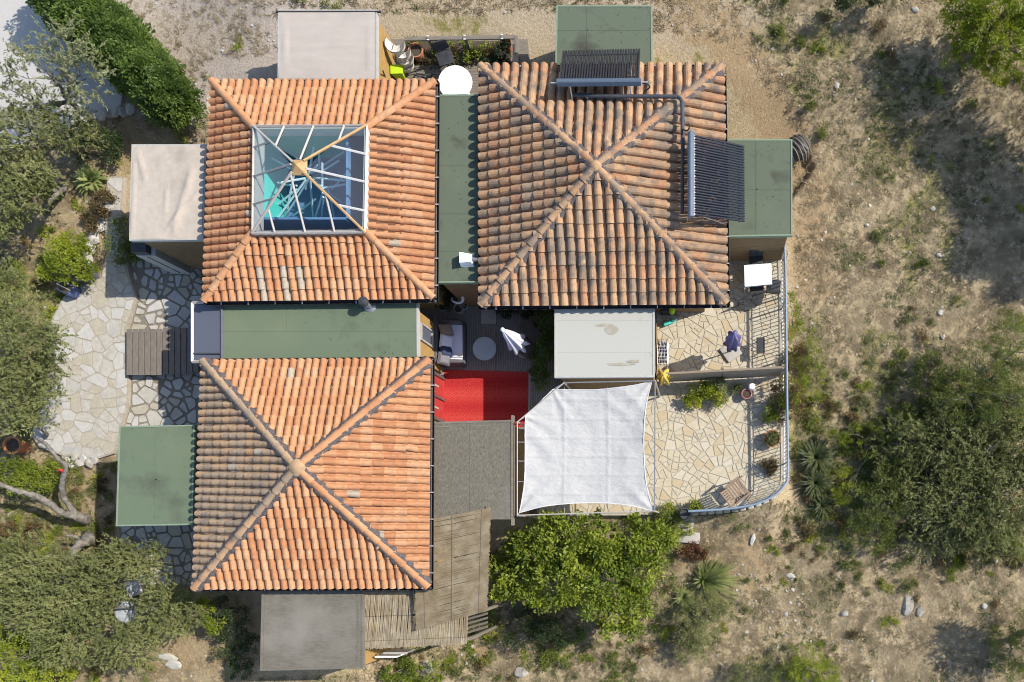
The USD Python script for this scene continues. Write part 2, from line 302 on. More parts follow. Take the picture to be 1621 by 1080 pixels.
# ------------------------------------------------------------------ ground
def zones(u, v, x, y):
    """green, gravel, soil weights of the natural ground"""
    nz = meshkit.noise(np.stack([x * .55, y * .55, 0 * x], -1), 11); nz2 = meshkit.noise(np.stack([x * 1.7, y * 1.7, 0 * x], -1), 5)
    def blob(cx, cy, rx, ry): return np.clip(1.3 - np.hypot((u - cx) / rx, (v - cy) / ry), 0, 1)
    g = np.clip((nz * .6 + nz2 * .55 - .56) * 2.2, 0, .8)
    for b in ((1405, 235, 75, 60), (1225, 425, 40, 35), (1240, 140, 60, 40), (740, 75, 50, 18), (1280, 620, 60, 150), (1400, 720, 120, 110), (1330, 820, 90, 80), (1550, 830, 130, 80), (1080, 980, 100, 60),
              (700, 1060, 80, 30), (30, 900, 150, 160), (1180, 260, 60, 40), (20, 480, 110, 120), (1540, 620, 120, 90)):
        g = np.maximum(g, blob(*b) * (.45 + .75 * nz2))
    gravel = sst(700, 480, u) * sst(260, 150, v) * sst(-400, -100, u)
    gravel = np.clip(gravel + .5 * blob(950, 60, 260, 60), 0, 1) * (.55 + .7 * nz)
    s = np.zeros_like(u)
    for b in ((130, 790, 90, 90), (60, 420, 70, 90), (270, 1030, 70, 50), (760, 1020, 90, 50), (1190, 890, 70, 60), (1080, 880, 40, 30), (1440, 35, 26, 26), (1250, 280, 50, 50), (240, 230, 120, 50), (370, 1000, 90, 90)):
        s = np.maximum(s, blob(*b))
    tk = np.full(np.shape(u), 1e9); tp = [(1040, -60), (1075, 30), (1150, 95), (1215, 170), (1262, 260), (1285, 350), (1290, 430)]
    for (ax, ay), (bx_, by_) in zip(tp[:-1], tp[1:]):
        t = np.clip(((u - ax) * (bx_ - ax) + (v - ay) * (by_ - ay)) / ((bx_ - ax) ** 2 + (by_ - ay) ** 2), 0, 1); tk = np.minimum(tk, np.hypot(u - ax - t * (bx_ - ax), v - ay - t * (by_ - ay)))
    wtk = sst(62, 22, tk + 26 * (nz2 - .5)); s = np.maximum(s, .85 * wtk); g = g * (1 - wtk)
    return np.clip(g, 0, 1), np.clip(gravel, 0, 1), np.clip(s * (.6 + .6 * nz2), 0, 1)
cx = np.concatenate([[-400, -150, -80], np.arange(-52, -25, 1.5), np.linspace(-24, 14, 316), np.arange(15.5, 44, 1.5), [70, 120, 300]]); cy = np.concatenate([[-300, -90, -50], np.arange(-32, -8, 1.5), np.linspace(-7, 18, 216), np.arange(19.5, 48, 1.5), [80, 140, 350]])
gx, gy = np.meshgrid(cx, cy); gz = ground(gx, gy)
gu, gv = uv0(gx, gy)
pit = np.array([PIT.contains(Point(a, b)) for a, b in zip(gu.ravel(), gv.ravel())]).reshape(gu.shape)
gz = np.where(pit, -0.35, gz)
gz = np.where((np.abs(gx) > 30) | (gy < -12) | (gy > 22), gz - .02, gz)
# level the ground out under the house, terrace and paths (they are slabs standing on it)
for poly, lev in ((Polygon([(160, 225), (340, 215), (345, 120), (690, 120), (690, 40), (830, 60), (1120, 140), (1125, 235), (1215, 245), (1218, 380), (1165, 420), (1262, 400), (1262, 790), (1200, 822), (1040, 822), (1040, 640), (830, 640), (830, 830), (690, 830), (690, 930), (160, 930)]), -.14),
                  (Polygon([(60, 470), (130, 440), (170, 400), (215, 400), (215, 700), (190, 740), (70, 730), (55, 620)]), -.07)):
    ins = np.array([poly.contains(Point(a, b)) for a, b in zip(gu.ravel(), gv.ravel())]).reshape(gu.shape)
    deck_n = (gv < 150) & (gu > 600) & (gu < 850)
    gz = np.where(ins & ~deck_n & ~pit & (gv > 160), np.minimum(gz, lev), gz)
nx_, ny_ = len(cx), len(cy); idx = np.arange(nx_ * ny_).reshape(ny_, nx_)
q = np.stack([idx[:-1, :-1], idx[:-1, 1:], idx[1:, 1:], idx[1:, :-1]], -1).reshape(-1, 4)
gverts = np.stack([gx, gy, gz], -1).reshape(-1, 3)
zg, zr, zs = zones(gu.ravel(), gv.ravel(), gx.ravel(), gy.ravel())
rmp = lambda *c: ('rgb_ramp', {'ramp': [(.25 + .5 * i / (len(c) - 1), k) for i, k in enumerate(c)]})
MATS['ground'] = usdkit.material(stage, '/World/Looks/ground', {
    'g': ('geometry', {}), 'zone': ('attribute', {'attribute': 'zone'}), 'sep': ('separate_color', {'color_type': 'rgb'}),
    'n1': ('noise_texture', {'scale': 16.0, 'detail': 9.0, 'roughness': .75}), 'n2': ('noise_texture', {'scale': 13.0, 'detail': 8.0, 'roughness': .8}), 'n3': ('noise_texture', {'scale': 3.2, 'detail': 8.0, 'roughness': .75}),
    'dry': rmp((0.189, 0.144, 0.076), (0.337, 0.266, 0.158), (0.459, 0.372, 0.240), (0.594, 0.498, 0.348)), 'grv': rmp((0.274, 0.231, 0.189), (0.411, 0.354, 0.306), (0.514, 0.450, 0.400), (0.708, 0.632, 0.590)),
    'grn': rmp((0.114, 0.112, 0.040), (0.217, 0.198, 0.073), (0.343, 0.295, 0.138)), 'soi': rmp((0.206, 0.151, 0.084), (0.343, 0.252, 0.147), (0.480, 0.370, 0.231)),
    'a': ('mix_color', {}), 'b': ('mix_color', {}), 'c': ('mix_color', {}), 'ms': ('map_range', {'from_min': .38, 'from_max': .62, 'to_min': -.35, 'to_max': .35}),
    'ag': ('math', {'math_type': 'add', 'use_clamp': True}), 'as': ('math', {'math_type': 'add', 'use_clamp': True}), 'mg': ('math', {'math_type': 'multiply_add', 'value2': 1.0, 'value3': 0.0, 'use_clamp': True}),
    'kg': ('map_range', {'from_min': .35, 'from_max': .75, 'to_min': 0, 'to_max': 1, 'clamp': True}), 'ks': ('map_range', {'from_min': .25, 'from_max': .7, 'to_min': 0, 'to_max': 1, 'clamp': True}),
    'bump': ('bump', {'strength': .9, 'distance': .05}), 'p': ('principled_bsdf', {'roughness': 1.0, 'specular_ior_level': .1})},
    [('g.position', 'n1.vector'), ('g.position', 'n2.vector'), ('g.position', 'n3.vector'), ('zone.color', 'sep.color'), ('n2.fac', 'dry.fac'), ('n2.fac', 'grv.fac'), ('n1.fac', 'grn.fac'), ('n2.fac', 'soi.fac'),
     ('n3.fac', 'ms.value'), ('sep.r', 'ag.value1'), ('ms.result', 'ag.value2'), ('ag.value', 'kg.value'), ('sep.b', 'as.value1'), ('ms.result', 'as.value2'), ('as.value', 'ks.value'),
     ('dry.color', 'a.a'), ('grv.color', 'a.b'), ('sep.g', 'a.fac'), ('a.result', 'b.a'), ('soi.color', 'b.b'), ('ks.result', 'b.fac'), ('b.result', 'c.a'), ('grn.color', 'c.b'), ('kg.result', 'c.fac'),
     ('c.result', 'p.base_color'), ('n1.fac', 'bump.height'), ('bump.normal', 'p.normal')], surface='p.BSDF')
gm = usdkit.mesh(stage, '/World/ground', (gverts, q), MATS['ground'], smooth=True)
UsdGeom.PrimvarsAPI(gm).CreatePrimvar('zone', Sdf.ValueTypeNames.Color3fArray, 'vertex').Set(Vt.Vec3fArray.FromNumpy(np.stack([zg, zr, zs], -1).astype(np.float32)))
gm.GetPrim().SetCustomDataByKey('kind', 'structure')
from scipy.interpolate import RegularGridInterpolator
_gi = RegularGridInterpolator((cy, cx), gz, bounds_error=False, fill_value=0)
def gzat(x, y): return _gi(np.stack([np.asarray(y, float), np.asarray(x, float)], -1))
def WM(px, py, dz=0.0):
    """point dz above the terrain mesh seen at that pixel"""
    z = 0.0
    for _ in range(8):
        p = W(px, py, z + dz); z = float(gzat(p[0], p[1]))
    return W(px, py, z + dz)
# white road, top left
def drape(pts_px, dz, n=26, seed=0, jag=0.0):
    """a sheet over the terrain filling a pixel polygon"""
    P = Polygon([WM(x, y)[:2] for x, y in pts_px]); b = P.bounds; st = max(b[2] - b[0], b[3] - b[1]) / n
    xs, ys = np.meshgrid(np.arange(b[0], b[2], st), np.arange(b[1], b[3], st)); c = np.c_[xs.ravel(), ys.ravel()]
    c = c[[P.buffer(-st * .4).contains(Point(a)) for a in c]]
    L = P.exterior.length; e = np.array([P.exterior.interpolate(t).coords[0] for t in np.arange(0, L, st * .6)])
    allp = np.vstack([c, e]); d = Delaunay(allp); cen = allp[d.simplices].mean(1); ok = np.array([P.contains(Point(a)) for a in cen])
    f = d.simplices[ok]; v = np.c_[allp, gzat(allp[:, 0], allp[:, 1]) + dz]
    n_ = np.cross(v[f[:, 1]] - v[f[:, 0]], v[f[:, 2]] - v[f[:, 0]])[:, 2]; f[n_ < 0] = f[n_ < 0][:, ::-1]
    return v, f
solo('road', None, None, drape([(-60, -80), (40, -80), (62, 0), (105, 48), (160, 95), (200, 130), (190, 180), (120, 200), (-80, 260)], .03), 'road', True, kind='structure')

# ------------------------------------------------------------------ stone paving
def cells(poly, dmin, dmax, seed, keep=None):
    """random convex stones filling poly (world xy)"""
    r = np.random.default_rng(seed); b = poly.bounds; pts, rad = [], []
    for _ in range(9000):
        p = r.uniform(b[:2], b[2:]); 
        if not poly.buffer(.1).contains(Point(p)): continue
        m = r.uniform(dmin, dmax) if r.random() < .8 else dmin * .75
        if all((p[0] - a[0]) ** 2 + (p[1] - a[1]) ** 2 > ((m + k) / 2) ** 2 for a, k in zip(pts, rad)): pts.append(p); rad.append(m)
    P = np.array(pts); c = P.mean(0); far = np.array([[c[0] - 200, c[1]], [c[0] + 200, c[1]], [c[0], c[1] - 200], [c[0], c[1] + 200]])
    V = Voronoi(np.vstack([P, far])); out = []
    for i in range(len(P)):
        reg = V.regions[V.point_region[i]]
        if -1 in reg or len(reg) < 3: continue
        g = Polygon(V.vertices[reg]).intersection(poly)
        if g.geom_type == 'Polygon' and g.area > .012: out.append(g)
    return out
def crazy(polys, amax, seed):
    """cut stones across at random until they are small: angular crazy paving"""
    from shapely.ops import split
    r = np.random.default_rng(seed); out, todo = [], list(polys)
    while todo:
        g = todo.pop()
        if g.area < amax * r.uniform(.25, 1.5) or g.area < .02: out.append(g); continue
        c = g.centroid; mr = g.minimum_rotated_rectangle; e = np.array(mr.exterior.coords); d = e[1] - e[0] if np.linalg.norm(e[1] - e[0]) < np.linalg.norm(e[2] - e[1]) else e[2] - e[1]
        a = math.atan2(d[1], d[0]) + r.normal(0, .35); o = r.uniform(-.25, .25, 2) * math.sqrt(g.area) * .5; q = np.array([math.cos(a), math.sin(a)]) * 9
        p = [x for x in split(g, LineString([(c.x + o[0] - q[0], c.y + o[1] - q[1]), (c.x + o[0] + q[0], c.y + o[1] + q[1])])).geoms]
        if len(p) < 2: out.append(g)
        else: todo += p
    return out
def pave(parent, polys, z, gap, rnd, mats, thick=.05, lift=.018, name='paving_stone', seed=1, chop=0.0):
    r = np.random.default_rng(seed)
    polys = sorted(polys, key=lambda g: -g.area); rest = MB()
    for k, g in enumerate(polys):
        gg = g.buffer(-gap * r.uniform(.35, .75) - rnd, join_style=2).buffer(rnd, quad_segs=2).simplify(.008)
        if gg.geom_type != 'Polygon' or gg.area < .006: continue
        m = mats[int(r.integers(len(mats)))]; vf = prism(gg, z - thick, z + lift * r.uniform(.3, 1.0))
        tl = r.normal(0, .008, 2); v = vf[0]; nn = len(v) // 2; ctr = v[nn:].mean(0); v[nn:, 2] += (v[nn:, 0] - ctr[0]) * tl[0] + (v[nn:, 1] - ctr[1]) * tl[1]
        if k < 300: part(parent, name, (v, vf[1]), m)
        else: rest.add(v, vf[1])
    if rest.n: part(parent, name, rest.out(), mats[0], kind='stuff')
TERR_PX = [(1036, 470), (1150, 440), (1150, 405), (1236, 405), (1240, 640), (1242, 752), (1236, 772), (1218, 788), (1178, 803), (1085, 812), (1000, 816), (850, 816), (850, 690), (882, 642), (882, 610), (1036, 610)]
TERR = wpoly(TERR_PX)
terr = solo('terrace', None, None, extr(TERR, -1.3, -.012), 'mortar_cream', kind='structure')
cl = crazy(cells(TERR.buffer(-.05), .40, .70, 4), .088, 2)
cl = [g for g in cl if not (uv0(g.centroid.x, 0)[0] < 1000)] + [g for g in cl if uv0(g.centroid.x, 0)[0] < 1000][::1]
pave(terr, cl, 0.0, .020, .006, ['stone_cream', 'stone_cream', 'stone_cream_b', 'stone_cream_c'], seed=3, lift=.006)
PATH_PX = [(78, 512), (100, 470), (128, 452), (160, 440), (168, 400), (165, 330), (170, 280), (196, 280), (192, 330), (198, 400), (205, 440), (215, 470), (200, 520), (203, 600), (202, 640), (194, 668), (180, 718), (150, 728), (100, 722), (62, 708), (50, 690), (62, 640), (78, 590)]
PATH = wpoly(PATH_PX)
path = solo('stone_path', None, None, extr(PATH, -.5, -.002), 'mortar_path', kind='structure')
pave(path, crazy(cells(PATH.buffer(-.03), .34, .85, 9), .20, 3), 0.0, .030, .035, ['stone_white', 'stone_white', 'stone_white_b', 'stone_white_c'], seed=5, lift=.012)
YARD_PX = [(200, 384), (420, 384), (420, 930), (210, 930), (190, 860), (180, 740), (196, 670), (206, 640), (206, 600), (204, 520), (218, 470), (208, 440)]
YARD = wpoly(YARD_PX, -.12)
yard = solo('side_yard_paving', None, None, extr(YARD, -.5, -.122), 'mortar_yard', kind='structure')
pave(yard, crazy(cells(YARD.buffer(-.06), .34, .70, 12), .16, 4), -.12, .05, .04, ['stone_white', 'stone_white_b', 'stone_white_c', 'concrete'], seed=6, lift=.035)

# ------------------------------------------------------------------ flat roofed annexes
def wall_boards(p0, p1, z0, z1, h=.13, out=.018):
    """horizontal lapped boards between two points (world xy); the outside is to the right of p0->p1"""
    m = MB(); d = np.array(p1) - np.array(p0); d = d / np.linalg.norm(d); n = np.array([d[1], -d[0]]); z = z0
    while z < z1 - .02:
        e = min(z + h, z1); a, b = np.array(p0), np.array(p1)
        m.add(*hexa([[*(a + n * out), z], [*(b + n * out), z], [*(b - n * .03), z], [*(a - n * .03), z]],
                    [[*(a + n * .002), e], [*(b + n * .002), e], [*(b - n * .03), e], [*(a - n * .03), e]]))
        z = e
    return m.out()
def ring(D, d):
    """a ccw polygon moved inwards by d"""
    n = len(D); out = []
    for i in range(n):
        a, b, c = D[i - 1], D[i], D[(i + 1) % n]; e, g = (b - a) / np.linalg.norm(b - a), (c - b) / np.linalg.norm(c - b)
        n1, n2 = np.array([-e[1], e[0]]), np.array([-g[1], g[0]]); k = (n1 + n2); out.append(b + k * d / (k @ n1))
    return np.array(out)
def annex(label, quad, zt, zb, roof, wallm, trim, inset=.10, thick=.10, trimw=.06, seams=(), name='flat_roof_annex', walls=(0, 1, 2, 3), cat='annex', lip=.012):
    """quad: pixel corners NW, NE, SE, SW of the roof's top"""
    C = np.array([W(x, y, zt) for x, y in quad]); ctr = C.mean(0)
    t = thing(name, label, cat, (ctr[0], ctr[1], zb))
    D = C[::-1].copy(); P = Polygon(D[:, :2])      # ccw
    lowv = D.copy(); lowv[:, 2] -= thick
    rf = part(t, 'roof', hexa(lowv, D), roof)
    I = ring(D[:, :2], inset)
    for k in range(4):
        a, b = I[k], I[(k + 1) % 4]
        part(t, 'wall', wall_boards(a, b, zb, zt - thick), wallm)
    O = ring(D[:, :2], -.004); N = ring(D[:, :2], trimw)
    for k in range(4):                                                   # edge trim
        j = (k + 1) % 4
        v, f = hexa([[*O[k], zt - thick - .01], [*O[j], zt - thick - .01], [*N[j], zt - thick - .01], [*N[k], zt - thick - .01]],
                    [[*O[k], zt + lip], [*O[j], zt + lip], [*N[j], zt + lip], [*N[k], zt + lip]])
        part(t, 'edge_trim', (v, f), trim)
    for (a, b, w, m) in seams:                                            # proud laps of the membrane
        A, B = W(*a, zt)[:2], W(*b, zt)[:2]; d = (B - A) / np.linalg.norm(B - A); n = np.array([-d[1], d[0]]) * w / 2
        v, f = hexa([[*(A - n), zt - .01], [*(B - n), zt - .01], [*(B + n), zt - .01], [*(A + n), zt - .01]], [[*(A - n), zt + .006], [*(B - n), zt + .006], [*(B + n), zt + .006], [*(A + n), zt + .006]])
        part(rf, 'membrane_lap', (v, f), m)
    return t, rf, C
def tarp(rf_t, quad, z, m, seed, folds, n=34):
    """a slack canvas laid over a roof"""
    u = np.linspace(0, 1, n); A = np.array([W(x, y, z) for x, y in quad]); a, b = np.meshgrid(u, u)
    p = (A[0] * ((1 - a) * (1 - b))[..., None] + A[1] * (a * (1 - b))[..., None] + A[2] * (a * b)[..., None] + A[3] * ((1 - a) * b)[..., None])
    h = .010 + .022 * meshkit.noise(np.stack([a * 3, b * 4, 0 * a], -1), seed)
    for (x0, y0, x1, y1, w, hh) in folds:
        d = np.array([x1 - x0, y1 - y0]); L = np.linalg.norm(d); d /= L; s = (a - x0) * d[0] + (b - y0) * d[1]; o = np.abs(-(a - x0) * d[1] + (b - y0) * d[0])
        h = h + hh * np.exp(-(o / w) ** 2) * sst(-.05, .1, s) * sst(L + .05, L - .1, s)
    p[..., 2] += h
    i = np.arange(n * n).reshape(n, n); qd = np.stack([i[1:, :-1], i[1:, 1:], i[:-1, 1:], i[:-1, :-1]], -1).reshape(-1, 4)
    return part(rf_t, 'canvas_cover', (p.reshape(-1, 3), qd), m, True)
def litter(rf, quad, z, n, seed, m='leaf_dry'):
    rr = np.random.default_rng(seed); A = [W(x, y, z) for x, y in quad]; a, b = rr.random((n, 1)) ** .6, rr.random((n, 1)); b = np.where(rr.random((n, 1)) < .5, b ** 3, b)
    c = A[0] * (1 - a) * (1 - b) + A[1] * a * (1 - b) + A[2] * a * b + A[3] * (1 - a) * b; c[:, 2] = z + .012; d = rr.normal(size=(n, 3)); d[:, 2] *= .1; d /= np.linalg.norm(d, axis=1, keepdims=True); s = np.cross(d, [0, 0, 1.0])
    l, w = rr.uniform(.012, .028, (n, 1)), rr.uniform(.006, .013, (n, 1)); v = np.stack([c - d * l, c + s * w, c + d * l, c - s * w], 1).reshape(-1, 3); i = np.arange(n) * 4
    part(rf, 'leaf_litter', (v, np.vstack([np.stack([i, i + 1, i + 2], 1), np.stack([i, i + 2, i + 3], 1)])), m, kind='stuff')
GR = 'membrane_green'
Q = [(441, 16), (597, 16), (597, 127), (440, 127)]
t, rf, C = annex('timber shed with a grey canvas roof at the top edge, left of the plant bed', Q, 2.3, .6, 'canvas_grey', 'cladding_ochre', 'trim_light', name='shed', cat='shed', trimw=.04)
tarp(rf, [(443, 18), (594, 18), (594, 126), (442, 126)], 2.3, 'canvas_grey', 3, [(.04, .05, .08, .95, .012, .03), (.1, .55, .9, .5, .02, .012), (.05, .2, .9, .22, .03, .01), (.95, .1, .94, .9, .01, .02)])
part(t, 'roof_pole', tube([W(437, 19, 2.3), W(603, 19, 2.3)], .03), 'gutter_metal')
for s in ((592, 112, 603, 128), ):
    part(t, 'leaning_bar', tube([W(606, 112, 2.0), W(612, 128, 1.3)], .02), 'slate_black')
Q = [(209, 229), (327, 229), (322, 380), (205, 381)]
t, rf, C = annex('timber shed with a sagging beige canvas roof, west of the skylight pavilion', Q, 2.3, -.15, 'canvas_beige', 'cladding_brown', 'trim_light', name='shed', cat='shed', trimw=.04)
tarp(rf, [(211, 231), (325, 231), (320, 379), (207, 379)], 2.3, 'canvas_beige', 8, [(.07, .06, .2, .4, .02, .05), (.48, .4, .5, .95, .008, .03), (.85, .25, .6, .95, .05, .05), (.95, .5, .5, .9, .025, .03), (.03, .1, .03, .95, .01, .02)])
t, rf, C = annex('green membrane flat roof annex at the top edge, behind the horizontal solar collector', [(881, 9), (1032, 9), (1033, 118), (879, 118)], 2.3, .5, 'membrane_green_dark', 'cladding_ochre', 'trim_green', trimw=.035, seams=[((883, 48), (1031, 48), .03, 'membrane_green_dark'), ((930, 11), (930, 116), .025, 'membrane_green_dark')]); litter(rf, [(883, 12), (1030, 12), (1030, 76), (883, 76)], 2.3, 30, 1)
t, rf, C = annex('green membrane flat roof annex under the vertical solar collector on the right', [(1146, 221), (1254, 221), (1254, 373), (1146, 375)], 2.05, -.3, 'membrane_green_dark', 'cladding_brown', 'trim_green', trimw=.035, seams=[((1198, 222), (1198, 373), .04, 'membrane_green_dark'), ((1150, 300), (1252, 300), .03, 'membrane_green_dark')]); litter(rf, [(1185, 225), (1250, 225), (1250, 370), (1185, 370)], 2.05, 25, 2)
t, rf, C = annex('long green flat roof link between the two left hand tiled roofs', [(350, 470), (662, 470), (663, 573), (350, 573)], 2.4, -.15, GR, 'cladding_ochre', 'trim_light', inset=.22, trimw=.05, seams=[((352, 524), (660, 524), .03, GR), ((617, 526), (617, 571), .03, GR), ((455, 482), (455, 523), .03, GR)]); litter(rf, [(355, 568), (660, 568), (660, 484), (355, 484)], 2.4, 45, 3)
lk = t
a, b = W(662, 540, 2.4), W(662, 512, 2.4)
def east_opening(t, x, y0, y1, z0, z1, name, m, frame, fw=.05, sub=None):
    fr = MB()
    for c, s in (((x, y0, (z0 + z1) / 2), (.07, fw, z1 - z0)), ((x, y1, (z0 + z1) / 2), (.07, fw, z1 - z0)), ((x, (y0 + y1) / 2, z1), (.07, abs(y1 - y0) + fw, fw)), ((x, (y0 + y1) / 2, z0), (.09, abs(y1 - y0) + fw, fw))): fr.add(*bx(c, s))
    f = part(t, name, fr.out(), frame)
    part(f, 'pane' if m == 'annex_glass' else 'panel', bx((x - .01, (y0 + y1) / 2, (z0 + z1) / 2), (.03, abs(y1 - y0) - fw, z1 - z0 - fw)), m)
    return f
xw = W(662, 520, 2.4)[0] - .22 + .045
east_opening(lk, xw, W(0, 541, 1.5)[1], W(0, 516, 1.5)[1], .95, 1.75, 'window', 'annex_glass', 'frame_grey')
t, rf, C = annex('narrow green flat roof strip running between the two upper tiled roofs', [(686, 150), (770, 150), (770, 447), (685, 448)], 2.42, -.15, 'membrane_green_dark', 'cladding_brown', 'trim_green', inset=.12, trimw=.035, seams=[((690, 262), (768, 262), .03, 'membrane_green_dark'), ((690, 338), (768, 338), .03, 'membrane_green_dark'), ((690, 398), (768, 398), .025, 'membrane_green_dark')]); litter(rf, [(692, 160), (744, 160), (744, 440), (692, 440)], 2.42, 35, 4)
t, rf, C = annex('pale membrane flat roof annex with a brown stain, above the white shade sail', [(878, 476), (1036, 476), (1036, 597), (878, 598)], 2.4, -.1, 'membrane_pale', 'cladding_brown', 'trim_light', inset=.08, trimw=.05, seams=[((880, 507), (1034, 507), .02, 'membrane_pale'), ((880, 558), (1034, 558), .02, 'membrane_pale')])
mat('membrane_stain', [(.28, .245, .185), (.335, .31, .25), (.385, .37, .325)], scale=5, rough=.9)
for sx_, sy_, ra_, rb_, sd_ in ((966, 522, .20, .13, 1), (955, 515, .22, .04, 2), (985, 577, .40, .035, 3), (1003, 572, .16, .04, 4)):
    an_ = np.linspace(0, 2 * np.pi, 40, endpoint=False); nn_ = 1 + .6 * (meshkit.noise(np.stack([np.cos(an_) * 1.6, np.sin(an_) * 1.6, 0 * an_ + sd_], -1), sd_) - .5); o_ = W(sx_, sy_, 2.4025 + .0025 * sd_); pv = np.vstack([o_, np.c_[o_[0] + ra_ * nn_ * np.cos(an_), o_[1] + rb_ * nn_ * np.sin(an_), np.full(40, 2.4025 + .0025 * sd_)]])
    part(rf, 'water_stain', (pv, np.array([[0, i + 1, (i + 1) % 40 + 1] for i in range(40)])), 'membrane_stain')
t, rf, C = annex('dark grey bitumen flat roof between the red rug and the reed mats', [(672, 669), (813, 665), (812, 822), (672, 822)], 2.2, -.2, 'bitumen_grey', 'cladding_brown', 'bitumen_plain', trimw=.05, seams=[((744, 668), (744, 820), .02, 'bitumen_grey'), ((676, 676), (810, 673), .03, 'bitumen_plain')])
part(t, 'edge_beam', bx(*[(W(812, 745, 2.16)), (.07, W(0, 660, 2.2)[1] - W(0, 834, 2.2)[1], .12)]), 'wood_grey_h')
t, rf, C = annex('grey bitumen flat roof at the bottom edge, left of the reed mats', [(415, 926), (575, 926), (575, 1058), (412, 1062)], 2.1, -.4, 'bitumen_plain', 'cladding_ochre', 'bitumen_plain', inset=.06, trimw=.05, seams=[((420, 928), (419, 1060), .05, 'bitumen_plain'), ((567, 928), (567, 1058), .06, 'bitumen_grey')])
t, rf, C = annex('green membrane flat roof shed at the lower left, beside the old olive trunk', [(189, 675), (308, 673), (305, 831), (184, 833)], 2.2, -.25, GR, 'cladding_brown', 'trim_green', name='shed', cat='shed', trimw=.035, seams=[((249, 675), (246, 832), .05, GR), ((188, 760), (305, 759), .025, GR)]); litter(rf, [(192, 679), (300, 679), (300, 828), (188, 828)], 2.2, 40, 5)
# glazed entrance link on the left
C = [W(305, 480, 2.35), W(352, 478, 2.40), W(352, 573, 2.40), W(305, 573, 2.35)]; ctr = np.mean(C, 0)
t = thing('glazed_porch', 'small dark glass roofed porch at the end of the slatted footbridge', 'porch', (ctr[0], ctr[1], -.15))
D = np.array(C)[::-1]; lo = D.copy(); lo[:, 2] -= .05
part(t, 'roof_pane', hexa(lo, D), 'annex_glass')
for a, b, m in ((0, 3, 'frame_white'), (0, 1, 'frame_grey'), (3, 2, 'frame_grey'), (1, 2, 'trim_dark')):
    A, B = C[a] + [0, 0, .02], C[b] + [0, 0, .02]; part(t, 'frame_bar', tube([A, B], .04, 4), m)
part(t, 'frame_bar', tube([W(306, 560, 2.37), W(351, 560, 2.42)], .025, 4), 'trim_dark')
for k in ((0, 1), (2, 3), (3, 0)):
    a, b = np.array(C[k[0]])[:2], np.array(C[k[1]])[:2]; e = (ctr[:2] - (a + b) / 2); e /= np.linalg.norm(e)
    part(t, 'wall', wall_boards(b + e * .1, a + e * .1, -.15, 2.28), 'cladding_brown')

# ------------------------------------------------------------------ tiled pavilions
def frame_pts(o, ex, ey, ez, p): return o + p[:, :1] * ex + p[:, 1:2] * ey + p[:, 2:3] * ez
def tile_local(p, L, r0, r1, hgt, n=6):
    an = np.linspace(math.pi, 0, n + 1); c, s = np.cos(an), np.sin(an)
    lo = np.c_[r0 * c, np.zeros(n + 1), .022 + hgt * s ** .85]; up = np.c_[r1 * c, np.full(n + 1, L), hgt * .86 * s ** .85 - .004]
    li = np.c_[(r0 - .014) * c, np.full(n + 1, .004), .002 + (hgt - .014) * s ** .85]
    pan = np.array([[r0, 0, .016], [p - r0, 0, .016], [p - r1, L, .003], [r1, L, .003], [r0, .002, -.004], [p - r0, .002, -.004]])
    v = np.vstack([lo, up, lo, li, pan]); f = []; k = n + 1
    for i in range(n):
        f += [[i, i + 1, k + i + 1], [i, k + i + 1, k + i], [2 * k + i, 3 * k + i, 3 * k + i + 1], [2 * k + i, 3 * k + i + 1, 2 * k + i + 1]]
    b = 4 * k; f += [[b, b + 1, b + 2], [b, b + 2, b + 3], [b + 4, b + 5, b + 1], [b + 4, b + 1, b]]
    return v, np.array(f)
